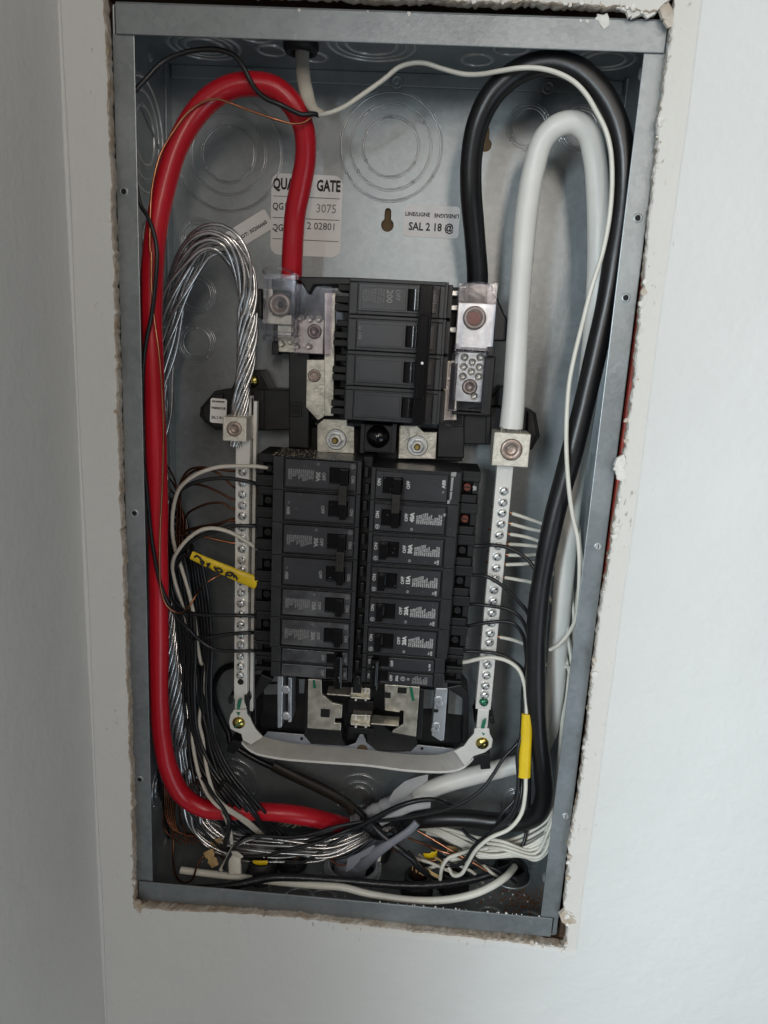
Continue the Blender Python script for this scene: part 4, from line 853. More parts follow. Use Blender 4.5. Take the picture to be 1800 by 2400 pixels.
mb = MB(); mb.box(xr0, xr1, YB, YB + .009, P(1120, 1662, YB).z, P(1170, 1085, YB).z + .012); mb.box(xr0 + .0022, xr1 - .0012, YB, YB + .003, P(1120, 1712, YB).z, P(1120, 1662, YB).z); obj('bar', mb, 'alu', nr, bevel=.0005)
rs = ((978, 288), (970, 365), (962, 435), (953, 508), (947, 582), (941, 655), (935, 728), (928, 803), (924, 875), (917, 952), (911, 1025), (905, 1103), (900, 1170), (893, 1240), (887, 1300), (880, 1370), (873, 1450), (866, 1520), (860, 1590), (852, 1650), (846, 1700))
for i, c in enumerate(rs):
    (px, py), = ZR(c); q = P(px, py, YB); bar_screw(nr, .1072 + (i < 4) * .0006, q.z, YB, .0032, (.0007 if i < 11 else .0024), random.uniform(.3, 1.2), 'greenscrew' if i == 20 else 'steel')
a = P(1159, 1013, .022); b = P(1237, 1096, .022)
lugblock(nr, a.x, b.x, b.z, a.z, .022, .046, .0083)
# bonding strap with its two ears
st = thing('bonding_strap', 'pale aluminium strap bridging the feet of both terminal bars', 'strap', (0, .05, -.22))
fr = [(566, 1738), (585, 1757), (602, 1765), (655, 1776), (760, 1785), (860, 1792), (965, 1805), (1060, 1806), (1088, 1797), (1110, 1776)]
bk = [(578, 1718), (612, 1724), (640, 1732), (690, 1742), (770, 1749), (860, 1757), (965, 1768), (1030, 1768), (1062, 1758), (1082, 1748)]
A = smooth_path([P(x, y, .044) for x, y in fr], .004)
Bp = smooth_path([P(x, y, .064) for x, y in bk], .004)
import bisect
def resamp(p, n):
    d = [0]
    for i in range(1, len(p)): d.append(d[-1] + (p[i] - p[i - 1]).length)
    o = []
    for k in range(n):
        t = d[-1] * k / (n - 1); i = min(len(p) - 2, max(0, bisect.bisect_right(d, t) - 1)); u = (t - d[i]) / max(1e-9, d[i + 1] - d[i]); o.append(p[i].lerp(p[i + 1], min(1, u)))
    return o
A, Bp = resamp(A, 40), resamp(Bp, 40); mb = MB(); dn = Vector((0, 0, -.0022)); vs = []
for a_, b_ in zip(A, Bp): vs += [a_, b_, b_ + dn, a_ + dn]
fs = [(4 * i + j, 4 * i + (j + 1) % 4, 4 * (i + 1) + (j + 1) % 4, 4 * (i + 1) + j) for i in range(39) for j in range(4)] + [(3, 2, 1, 0), (156, 157, 158, 159)]
mb.add(vs, fs); obj('strap', mb, 'alu', st, bevel=.0003)
mb = MB(); mb.pp(ZB((30, 560), (0, 600), (-18, 690), (0, 770), (60, 800), (130, 830), (150, 905), (250, 960), (392, 872), (310, 782), (262, 700), (240, 640), (200, 590), (195, 540), (35, 540)), .0405, .0425); obj('ear', mb, 'alu', st, bevel=.0003)
mb = MB(); mb.pp(ZC((1480, 760), (1410, 770), (1405, 830), (1340, 900), (1280, 985), (1165, 1045), (1200, 1085), (1300, 1230), (1400, 1100), (1540, 1055), (1620, 990), (1632, 900), (1595, 830), (1590, 770)), .0405, .0425); obj('ear', mb, 'alu', st, bevel=.0003)
for (x, y), m in ((ZB((100, 697))[0], 'yzinc'), (ZC((1505, 945))[0], 'yzinc')):
    q = P(x, y, .040); mb = MB(); mb.lathe((q.x, .0405, q.z), (0, -1, 0), [(.0056, 0), (.0056, .0006), (.0046, .0022), (.0010, .0030)], 22); s0 = obj('strap_screw', mb, m, st)
    mb = MB(); mb.prism([(q.x - .0035, q.z - .0030), (q.x - .0028, q.z - .0036), (q.x + .0035, q.z + .0030), (q.x + .0028, q.z + .0036)], .0372, .0384); obj('screw_slot', mb, 'green' if x < 700 else 'dark', st)
for f, pts in ((ZB, ((80, 490), (92, 420), (130, 408), (125, 470), (108, 532), (78, 525))), (ZC, ((1490, 765), (1510, 680), (1550, 650), (1548, 690), (1528, 765))), (ZC, ((1495, 815), (1540, 830), (1520, 850))), (ZB, ((70, 565), (120, 572), (100, 615)))):
    mb = MB(); mb.pp(f(*pts), .0398, .0405) if False else mb.pp(f(*pts), .0400, .0428); obj('green_mark', mb, 'green', st)
# black clips gripping the bar feet
for n_, pts in ((1, ((0, 360), (36, 370), (36, 440), (0, 480), (-30, 450), (-30, 400))), (2, ((165, 368), (215, 372), (232, 440), (190, 505), (170, 440)))):
    mb = MB(); mb.pp(ZB(*pts), .040, .060); obj('bar_clip', mb, 'plastic', st, bevel=.0005)
for pts in (((1430, 610), (1478, 600), (1478, 650), (1450, 710), (1405, 690), (1430, 650)), ((1588, 625), (1640, 620), (1660, 700), (1620, 720), (1590, 690)), ((1470, 1080), (1600, 1070), (1605, 1255), (1485, 1265)), ((1400, 1110), (1480, 1075), (1480, 1180), (1430, 1200))):
    mb = MB(); mb.pp(ZC(*pts), .046, .075); obj('bar_clip', mb, 'plastic', st, bevel=.0005)
mb = MB(); mb.pp([(545, 1735), (567, 1740), (560, 1755), (548, 1768), (530, 1762), (536, 1745)], .046, .070); obj('bar_clip', mb, 'plastic', st, bevel=.0005)

# ------------------------------------------------------------------ service cables
R1 = lambda t: .0079 * (1 + .022 * math.sin(t * 43) + .018 * math.sin(t * 101))
wire('service_cable', [(682, 690, .060), (684, 640, .058), (686, 580, .055), (692, 500, .052), (706, 430, .047), (716, 370, .042), (712, 300, .036), (685, 245, .031), (645, 208, .028), (600, 197, .026), (545, 203, .024), (495, 230, .023), (450, 280, .022), (415, 345, .020), (388, 430, .019), (369, 520, .018), (358, 620, .019), (355, 740, .019), (359, 850, .019), (364, 1000, .019), (369, 1150, .019), (371, 1300, .019), (372, 1500, .019), (373, 1640, .019), (380, 1730, .021), (398, 1810, .024), (430, 1865, .028), (480, 1895, .030), (560, 1900, .032), (660, 1905, .035), (740, 1918, .044), (800, 1934, .060), (850, 1950, .078), (900, 1968, .090)], R1, 'red', 'thick red service cable looping from the left main lug down the left side', 'cable', n=24)
wire('service_cable', [(1115, 735, .062), (1117, 690, .060), (1119, 650, .056), (1113, 560, .048), (1104, 450, .038), (1105, 370, .033), (1120, 290, .028), (1155, 220, .024), (1215, 168, .020), (1285, 148, .017), (1350, 163, .015), (1405, 212, .014), (1441, 275, .014), (1460, 350, .015), (1463, 430, .016), (1456, 510, .016), (1442, 600, .016), (1425, 700, .017), (1405, 790, .017), (1368, 950, .017), (1335, 1080, .017), (1303, 1195, .018), (1280, 1300, .019), (1264, 1400, .020), (1256, 1510, .021), (1256, 1640, .022), (1262, 1730, .024), (1272, 1810, .026), (1276, 1862, .030), (1262, 1905, .034), (1225, 1925, .040), (1160, 1925, .046), (1090, 1918, .050), (1010, 1919, .055), (950, 1928, .062), (912, 1960, .070), (892, 2010, .074)], lambda t: .0079 * (1 + .024 * math.sin(t * 39 + 1) + .018 * math.sin(t * 93)), 'blackcable', 'thick black service cable looping from the right main lug down the right side', 'cable', n=24)
wire('service_cable', [(1198, 1003, .034), (1203, 950, .034), (1212, 800, .036), (1222, 640, .040), (1234, 500, .042), (1250, 400, .042), (1272, 330, .038), (1305, 296, .034), (1345, 288, .034), (1378, 312, .036), (1394, 370, .040), (1401, 450, .044), (1403, 560, .048), (1398, 700, .050), (1385, 850, .052), (1365, 1000, .054), (1345, 1130, .054), (1330, 1260, .054), (1318, 1400, .054), (1308, 1520, .056), (1298, 1640, .060), (1280, 1730, .064), (1245, 1780, .068), (1190, 1797, .070), (1120, 1815, .070), (1040, 1838, .068), (975, 1866, .066), (925, 1898, .066), (893, 1945, .070), (884, 2010, .074)], lambda t: .0081 + .0008 * max(0, 1 - t / .03) + .00018 * math.sin(t * 47), 'whitecable', 'thick white neutral cable looping down from the right lug block', 'cable', n=24)
# stripped end of the white cable
mb = MB()
for k in range(9): 
    x = 1176 + k * 5.4; mb.tube([P(x, 1000, .028 + .004 * (k % 3)), P(x - 1, 1018, .030 + .003 * (k % 3))], .0011, 7)
obj('bare_conductor', mb, 'strand', None, 'dark bare strands entering the right lug block from the white cable', 'conductor', kind=None)
# bare aluminium ground bundle
bundle = thing('stranded_ground', 'bundle of loose bare aluminium strands looping from the left lug block', 'conductor', tuple(P(560, 1040, .04)))
path = smooth_path(wp([(552, 1046, .040), (556, 1000, .040), (562, 970, .040), (570, 900, .042), (579, 800, .044), (580, 720, .044), (574, 650, .042), (556, 600, .038), (530, 568, .034), (500, 560, .034), (468, 576, .036), (440, 620, .040), (414, 680, .044), (396, 760, .050), (382, 850, .056), (371, 1000, .062), (372, 1200, .064), (382, 1400, .060), (398, 1520, .054), (410, 1620, .052), (425, 1720, .050), (440, 1800, .050), (452, 1870, .050), (466, 1930, .046), (520, 1972, .042), (620, 1986, .040), (710, 1988, .040), (780, 1986, .042), (835, 1965, .048), (872, 1944, .058)], .002), .004)
NS = 19; plen = [0]
for i in range(1, len(path)): plen.append(plen[-1] + (path[i] - path[i - 1]).length)
tot = plen[-1]
def spread(s):     # half width of the bundle along its length
    pts = [(0, .0042), (.03, .0048), (.08, .0062), (.16, .0078), (.22, .0088), (.26, .0094), (.32, .0082), (.40, .0070), (.50, .0068), (.62, .0070), (.70, .0075), (.76, .0110), (.82, .0120), (.88, .0105), (.94, .0090), (1, .0050)]
    for (a, b), (c, d) in zip(pts, pts[1:]):
        if a <= s <= c: return b + (d - b) * (s - a) / (c - a)
    return .005
strand_defs = [(0, 0)] + [(1.0, 2 * math.pi * i / 11) for i in range(11)] + [(.55, 2 * math.pi * i / 7 + .3) for i in range(7)]
for k, (rr, ph) in enumerate(strand_defs):
    rr2 = rr * random.uniform(.82, 1.12); wob = random.uniform(0, 6); pts = []; up = Vector((0, 1, 0))
    for i, p in enumerate(path):
        s = plen[i] / tot; t = (path[min(i + 1, len(path) - 1)] - path[max(i - 1, 0)]).normalized(); nn = (up - t * up.dot(t)).normalized(); bb = t.cross(nn)
        rate = 55 if s < .14 else 22 if s < .42 else 60 if s < .72 else 5
        acc = (acc if i else 0) + rate * (plen[i] - plen[i - 1] if i else 0); a = ph + acc
        R0 = spread(s) * rr2 * (1 + (.26 * math.sin(s * 37 + wob) + .12 * math.sin(s * 83 + 2 * wob) if .12 < s < .42 or s > .74 else .04 * math.sin(s * 40 + wob)))
        q = p + nn * math.cos(a) * R0 * .72 + bb * math.sin(a) * R0
        q.y = min(q.y, DP - .003); q.z = max(q.z, -HH + .003); q.x = max(q.x, -HW + .004); pts.append(q)
    if k % 4 == 1: pts = pts[int(random.randint(0, 2)):]
    mb = MB(); mb.tube(pts, .0015 if rr < .6 else .0014, 7); obj('strand', mb, 'strand', bundle)

# ------------------------------------------------------------------ feed through the top
rm = thing('feed_cable', 'flat cream sheathed cable coming through the box top', 'cable', tuple(P(706, 90, .05)))
q0 = PZ(706, 96, HH)
wire('sheath', zo(200, 0, 2.37, [(1205, -60, .044), (1205, 90, .046), (1205, 230, q0.y), (1206, 350, q0.y - .004), (1218, 470, .036), (1245, 565, .030), (1275, 612, .026), (1320, 632, .024)]), lambda t: .0050 if t < .8 else .0050 - (t - .8) * .012, 'beige', None, None, parent=rm, flat=.62, n=14, clamp=False)
cx = PZ(706, 96, HH)
gm = thing('cable_connector', 'black plastic connector ring in the box top round the cream cable', 'connector', (cx.x, cx.y, HH))
mb = MB(); mb.lathe((cx.x, cx.y, HH - .0015), (0, 0, -1), [(.0128, 0), (.0128, .0035), (.0112, .0065), (.0085, .0070), (.0075, .002)], 28, caps=False); obj('bushing', mb, 'rubber', gm)
mb = MB(); mb.lathe((cx.x, cx.y, HH + .001), (0, 0, 1), [(.0100, -.002), (.0100, .006), (.0085, .006)], 28, caps=False); obj('collar', mb, 'rubber', gm)
wire('hot_wire', ZT((1300, 640, .025), (1262, 632, .022), (1200, 636, .019), (1150, 615, .017), (1080, 580, .014), (1010, 550, .013), (960, 512, .013), (920, 455, .013), (880, 375, .012), (830, 310, .012), (740, 276, .012), (640, 275, .012), (540, 295, .011), (430, 345, .010), (350, 425, .008), (285, 495, .007), (240, 560, .006), (225, 650, .006)), .0017, 'black', 'black wire arching from the cream cable to the top left corner')
wire('ground_wire', ZT((1262, 645, .024), (1215, 680, .022), (1160, 688, .019), (1080, 670, .015), (960, 630, .013), (870, 598, .012), (810, 574, .011), (720, 550, .012), (640, 575, .012), (560, 635, .011), (480, 745, .010), (420, 850, .009), (390, 950, .008), (372, 1040, .008), (361, 1200, .008), (362, 1400, .008)) + [(354, 590, .008), (355, 665, .008), (362, 750, .008), (372, 820, .008), (380, 920, .008), (383, 1000, .008), (381, 1120, .008), (375, 1250, .008), (374, 1330, .008), (378, 1385, .008), (393, 1422, .010), (420, 1437, .016), (440, 1425, .030), (460, 1395, .038), (482, 1368, .050), (510, 1350, .055), (530, 1345, .055)], .0008, 'copper', 'thin bare copper wire running over the red cable and down its front', n=8)
wire('neutral_wire', ZT((1290, 640, .025), (1345, 630, .022), (1430, 598, .022), (1540, 525, .022), (1659, 440, .022)) + ZU((80, 375, .022), (160, 350, .022), (230, 351, .022), (320, 380, .022), (440, 411, .020), (540, 412, .015), (640, 395, .008), (750, 378, .003), (850, 378, .001), (950, 400, .001), (1050, 450, .001), (1120, 520, .001), (1180, 620, .002), (1230, 720, .002), (1258, 830, .002), (1267, 1000, .002), (1253, 1200, .003), (1215, 1400, .005)) + [(1385, 680, .006), (1362, 770, .004), (1345, 840, .002)] + ZW((370, 0, .001), (355, 200, .0), (352, 400, .0), (366, 650, .0), (392, 850, .002), (425, 1000, .004), (437, 1150, .006), (430, 1400, .008)) + ZR((1462, 1130, .010), (1410, 1240, .014), (1340, 1320, .020), (1285, 1352, .026)), .0016, 'white', 'long thin white wire draped over the black loop and down the right side')

# ------------------------------------------------------------------ branch wires, left side
gW = 'wires on the left of the breakers'
wire('branch_wire', ZL((862, 152, .034), (800, 152, .032), (740, 143, .030), (560, 140, .026), (430, 150, .024), (300, 190, .024), (200, 250, .026), (130, 325, .030), (90, 450, .034), (78, 620, .038), (95, 760, .040), (150, 930, .040), (210, 1130, .040), (255, 1350, .042), (280, 1560, .044), (308, 1680, .046)) + ZS((690, 900, .048), (700, 1080, .050), (690, 1250, .050), (660, 1400, .046), (650, 1520, .042), (685, 1680, .038), (705, 1850, .034), (735, 2030, .026), (790, 2220, .018)) + ZF((860, 250, .016), (960, 350, .014), (1080, 430, .018), (1250, 540, .026), (1430, 700, .040)), .0016, 'beige', 'white wire dimmed to cream, from the topmost left breaker curving down beside the red cable', 'wire', gW)
wire('branch_wire', ZL((760, 795, .034), (700, 755, .030), (640, 718, .028), (540, 660, .027), (420, 626, .026), (320, 632, .026), (220, 690, .028), (130, 790, .030), (85, 880, .034), (90, 1000, .040), (150, 1200, .046), (200, 1400, .050)) + ZS((600, 900, .052), (600, 1300, .050), (590, 1500, .044), (578, 1660, .040), (600, 1850, .036), (650, 2060, .028), (720, 2230, .020)) + ZF((800, 270, .016), (900, 370, .013), (1050, 440, .016), (1220, 560, .026), (1400, 710, .042)), .0016, 'beige', 'white wire dimmed to cream, arching above the yellow sleeve into the second left breaker', 'wire', gW)
BL = [('black wire arching from the topmost left breaker to the red cable', ZL((770, 288, .036), (720, 275, .034), (650, 256, .030), (500, 235, .028), (380, 240, .028), (250, 270, .029), (150, 325, .032), (90, 395, .036), (66, 500, .042), (70, 800, .046), (110, 1000, .048), (150, 1300, .050), (220, 1600, .050)) + ZS((560, 1000, .052), (620, 1400, .046), (640, 1700, .040), (740, 2000, .034), (860, 2212, .024)) + ZP((620, 640, .022), (760, 790, .014), (870, 930, .024), (905, 990, .034))),
      ('black wire crossing the left bar between the two cream wires', ZL((765, 602, .036), (650, 605, .030), (560, 606, .029), (470, 628, .028), (380, 655, .029), (240, 720, .031), (140, 820, .035), (90, 930, .038), (85, 1060, .042), (150, 1230, .046), (240, 1450, .050)) + ZS((520, 700, .052), (640, 1000, .052), (660, 1300, .048), (720, 1560, .042), (780, 1850, .036), (900, 2150, .028)) + ZP((660, 660, .024), (800, 810, .016), (880, 940, .026), (912, 985, .036))),
      ('upper of three straight black wires crossing the lower left bar', ZL((745, 1306, .036), (600, 1302, .030), (450, 1300, .029), (330, 1299, .030), (230, 1285, .032), (160, 1262, .036), (100, 1200, .042), (70, 1050, .048), (66, 850, .050))),
      ('middle of three black wires crossing the lower left bar', ZL((742, 1434, .036), (640, 1438, .030), (540, 1445, .029), (400, 1464, .030), (290, 1478, .034), (230, 1500, .040)) + ZS((560, 700, .046), (600, 1000, .050), (560, 1400, .046), (540, 1650, .042), (560, 1900, .038), (620, 2150, .030)) + ZP((480, 620, .026), (560, 740, .012), (620, 820, .010), (655, 900, .010), (640, 1010, .014), (625, 1060, .020)))]
for lb, pts in BL: wire('branch_wire', pts, .00158, 'black', lb, 'wire', gW)
wire('branch_wire', [(300, 380, .008), (318, 430, .009)] + ZA((100, -60, .009), (150, 20, .008), (200, 150, .007), (225, 300, .006), (217, 500, .006), (182, 800, .007), (150, 950, .008), (122, 1150, .009), (112, 1400, .010)) + [(333, 1050, .010), (343, 1139, .008), (358, 1280, .008), (380, 1380, .010), (412, 1443, .018)] + ZL((200, 1400, .026), (300, 1500, .030), (380, 1552, .030), (460, 1575, .030), (600, 1579, .030), (735, 1576, .036)), .0015, 'black', 'long black wire crossing the red cable twice and entering the narrow left breaker pair', 'wire', gW)
ORD = ('first', 'second', 'third', 'fourth', 'fifth', 'sixth', 'seventh', 'eighth')
# loose dark bundle between red cable and bar
rnd = random.Random(3)
ORD = ORD + ('ninth', 'tenth', 'eleventh', 'twelfth', 'thirteenth', 'fourteenth')
for k in range(14):
    x0 = 403 + k * 5.5; kk = k; k = k % 7; pts = [(366, 1130 + k * 14, .080), (384, 1150 + k * 18, .074), (x0 - 8 + rnd.uniform(-6, 6), 1215 + k * 22, .064), (x0 - 6, 1300, .058 - k * .003), (x0 + 4 + k * 2, 1420, .060 - k * .003), (x0 + 16 + k, 1520, .060 - k * .004), (x0 + 20 + rnd.uniform(-6, 6), 1620, .058 - k * .004), (x0 + 28, 1720, .052 - k * .003), (x0 + 44 + k * 3, 1800, .046 - k * .003), (x0 + 90 + k * 6, 1880, .036 - k * .002), (x0 + 150 + k * 6, 1945, .040), (640 + k * 8, 1975, .055)]
    wire('branch_wire', pts, .0015, 'black', ORD[kk] + ' black wire from the left in the dark bundle beside the red cable', 'wire', 'dark bundle beside the red cable')
for k in range(6):
    x0 = 415 + k * 7; pts = [(368, 1080 + 26 * k, .080), (x0 - 12, 1110 + 30 * k, .068), (x0, 1150 + 30 * k, .060), (x0 - 2, 1280, .060), (x0 + 4, 1400, .066), (x0 + 10, 1550, .070), (x0 + 4, 1700, .070), (x0 - 16, 1850, .066), (x0 - 30 + 8 * k, 1940, .060), (x0 + 10 + 10 * k, 1980, .055)]
    wire('ground_wire', pts, .0008, 'darkcopper', ORD[k] + ' darker copper wire from the left, hanging in shadow beside the red cable', 'wire', 'darker copper beside the red cable', n=6)
# bare coppers into the left bar (they pass behind it and show again on the other side)
CU = [('upper bare copper wire bowing into the left bar', ((760, 180, .055), (690, 172, .054), (560, 180, .052), (430, 165, .050), (300, 150, .050), (220, 165, .052), (160, 230, .055), (130, 330, .060), (120, 600, .066), (130, 900, .070))),
      ('bare copper wire slanting steeply to the second left screw', ((745, 350, .055), (690, 345, .054), (600, 330, .052), (540, 290, .050), (460, 215, .050), (390, 175, .050), (290, 165, .052), (200, 210, .056), (150, 300, .062), (140, 620, .068))),
      ('bare copper wire dropping diagonally to the third left screw', ((745, 358, .053), (690, 352, .052), (560, 398, .050), (450, 348, .050), (340, 300, .051), (240, 282, .053), (170, 310, .058), (130, 400, .064), (120, 800, .068))),
      ('bare copper wire with a low hump into the fourth left screw', ((745, 445, .054), (690, 440, .053), (560, 478, .051), (470, 430, .050), (380, 428, .051), (280, 460, .053), (200, 510, .058), (160, 600, .064), (150, 900, .070))),
      ('bare copper wire level with the crossing black wire', ((745, 525, .055), (690, 520, .054), (600, 540, .052), (520, 560, .051), (430, 590, .052), (300, 610, .054), (180, 650, .058), (120, 700, .064))),
      ('bright bare copper wire slanting under the lower cream arch', ((742, 690, .054), (690, 688, .053), (620, 730, .050), (560, 740, .048), (460, 720, .047), (330, 692, .046), (220, 680, .048), (100, 690, .055))),
      ('short bare copper stub behind the left bar near the black wire', ((745, 598, .056), (690, 592, .055), (600, 575, .053), (520, 565, .051), (420, 605, .053), (330, 625, .055), (180, 640, .060)))]
for lb, pts in CU: wire('ground_wire', ZL(*pts), .0010, 'copper' if 'bright' in lb else 'darkcopper', lb, 'wire', 'bare copper wires into the left bar', n=8)
wire('branch_wire', [(700, 1575, .060), (640, 1560, .064)] + ZS((1200, 950, .066), (1100, 925, .070), (1000, 925, .076), (900, 960, .082), (830, 1050, .088), (800, 1180, .092), (830, 1350, .094), (900, 1520, .094), (960, 1650, .092)) + ZP((660, 380, .090), (750, 450, .088), (900, 530, .086), (1100, 600, .082), (1300, 690, .078), (1450, 790, .064), (1560, 900, .050)) + ZD((1150, 530, .040), (1300, 680, .032), (1450, 820, .028), (1550, 900, .026), (1700, 1010, .028)) + ZE((200, 1090, .030), (330, 1180, .034), (470, 1240, .040)), .0030, 'black', 'stiff black cable curling under the left bar and strap to the bottom', 'cable')
mb = MB(); sl = smooth_path(wp(ZP((940, 540, .082), (1080, 610, .080), (1250, 690, .074), (1400, 770, .066), (1470, 830, .058)), .004), .003)
mb.tube(sl, .0052, 12, .6); obj('brown_sheath', mb, mat('brown black sheath', (.022, .018, .012), .5, 0, .2, 60), None, 'dark brown flattened sheath over the stiff black cable below the strap', 'sheath')
# yellow sleeves
ys = thing('yellow_sleeve', 'yellow heat-shrink sleeve with black marker scrawl beside the left breakers', 'sleeve', tuple(P(500, 1340, .026)))
wire('sleeve', ZL((228, 832, .026), (330, 880, .026), (480, 945, .027), (620, 1005, .028), (738, 1050, .031)), lambda t: .0037 + .0022 * t, 'yellow', None, None, parent=ys, flat=.45, n=16)
for st_ in ([(250, 850), (270, 838), (305, 872), (300, 890), (322, 905)], [(300, 880), (318, 880), (322, 900), (305, 908)], [(345, 905), (372, 900), (350, 930), (380, 945)], [(405, 922), (415, 945), (430, 962), (418, 935), (455, 942), (470, 962), (430, 965)], [(495, 1000), (505, 970), (550, 975), (560, 1010)], [(500, 985), (530, 995), (545, 985)], [(555, 985), (575, 1000), (585, 1025)]):
    pts = smooth_path([P(x, y, .0232) for x, y in ZL(*st_)], .001); mb = MB(); mb.tube(pts, .00085, 8, .5); obj('marker_scrawl', mb, 'blackink', ys)
wire('branch_wire', ZL((215, 826, .027), (160, 845, .030), (110, 920, .036), (100, 1020, .044), (150, 1200, .050)), .0016, 'black', 'black wire end leaving the yellow sleeve on the left', 'wire', gW)
ys2 = thing('yellow_sleeve', 'plain yellow sleeve hugging the left edge of the black service cable', 'sleeve', tuple(P(1230, 1750, .02)))
wire('sleeve', ZQ((1092, 200, .0205), (1088, 330, .0188), (1080, 460, .0168), (1072, 608, .0148)), lambda t: .0042 + .0013 * t, 'yellow', None, None, parent=ys2, flat=.72, n=18)

# ------------------------------------------------------------------ branch wires, right side
gR = 'black wires from the right breakers'
wire('branch_wire', ZR((755, 657, .036), (830, 655, .034), (900, 650, .030), (1000, 668, .029), (1100, 720, .028), (1165, 785, .026), (1198, 850, .024), (1182, 915, .024), (1160, 965, .026), (1155, 1040, .030), (1165, 1200, .034)) + ZQ((1070, 0, .030), (1060, 250, .030), (1045, 500, .026), (1040, 640, .022), (1010, 760, .018), (930, 850, .016), (885, 950, .020), (860, 1000, .026)), .0015, 'black', 'black wire from the right 30A breaker bulging round the black cable', 'wire', gR)
wire('branch_wire', ZR((745, 850, .036), (800, 852, .034), (860, 862, .031), (950, 912, .029), (1050, 1005, .028), (1140, 1115, .027), (1160, 1250, .030), (1140, 1500, .034)) + ZQ((1080, 0, .032), (1070, 350, .030), (1060, 600, .024), (1052, 740, .018), (990, 880, .016), (840, 985, .018), (745, 1065, .022), (690, 1150, .024), (640, 1185, .026), (600, 1190, .030)), .0015, 'black', 'black wire from the right 15A breaker slanting down to the black cable', 'wire', gR)
wire('branch_wire', ZR((735, 1045, .036), (800, 1048, .033), (880, 1058, .030), (1000, 1080, .029), (1080, 1130, .028), (1130, 1230, .028), (1140, 1400, .032)) + ZQ((1095, 100, .034), (1075, 300, .034), (1040, 380, .030), (940, 490, .028), (870, 600, .026), (800, 690, .024), (650, 790, .024), (450, 850, .028), (200, 890, .034), (60, 905, .040), (-80, 950, .044)) + ZD((900, 700, .042), (700, 830, .038), (560, 930, .034), (430, 1010, .032), (300, 1055, .032), (160, 1050, .034), (60, 1030, .040)), .0015, 'black', 'black wire from the upper right 20A breaker sweeping across to the bottom', 'wire', gR)
wire('branch_wire', ZR((720, 1197, .036), (800, 1180, .033), (900, 1167, .030), (980, 1163, .029), (1045, 1180, .028), (1100, 1250, .028), (1118, 1330, .030)) + ZQ((1100, 100, .034), (1110, 600, .036), (1105, 800, .040), (1090, 950, .040), (1065, 1050, .036), (985, 1130, .034), (900, 1130, .034), (815, 1075, .040)), .0015, 'black', 'black wire from the lower right 20A breaker looping up at the bottom', 'wire', gR)
wire('branch_wire', ZR((700, 1360, .036), (800, 1365, .033), (880, 1370, .030), (960, 1387, .029), (1040, 1430, .028), (1105, 1490, .028), (1125, 1600, .030)) + ZQ((1075, 50, .026), (1065, 300, .020), (1030, 450, .016), (1035, 640, .014), (1010, 800, .013), (960, 880, .013), (830, 1000, .015), (760, 1090, .020), (720, 1170, .026), (690, 1210, .030)), .0015, 'black', 'black wire above the white one, from the narrow right breaker pair', 'wire', gR)
wire('branch_wire', ZQ((-100, 960, .040), (0, 930, .036), (100, 880, .034), (250, 805, .032), (380, 765, .032), (480, 758, .034), (560, 778, .038), (600, 800, .046)), .0022, 'black', 'short black wire arching in front of the pale sheath at the bottom centre', 'wire')
wire('branch_wire', ZQ((670, 945, .050), (720, 1000, .044), (800, 1040, .040), (900, 1050, .040), (1000, 1040, .044), (1100, 1010, .050)), .0015, 'black', 'black wire lying low under the black service cable bend', 'wire', gR)
wire('branch_wire', ZR((690, 1436, .036), (730, 1432, .034), (800, 1415, .031), (900, 1404, .029), (1000, 1428, .027), (1075, 1485, .026), (1112, 1580, .024), (1126, 1716, .022)) + ZQ((1090, 200, .021), (1085, 400, .018), (1085, 620, .015), (1080, 730, .013), (1055, 850, .011), (980, 945, .010), (855, 1005, .011), (765, 1080, .014), (712, 1165, .018), (665, 1240, .022), (615, 1248, .026), (585, 1200, .032)), .0017, 'white', 'white wire passing through the plain yellow sleeve and hooking at the bottom', 'wire')
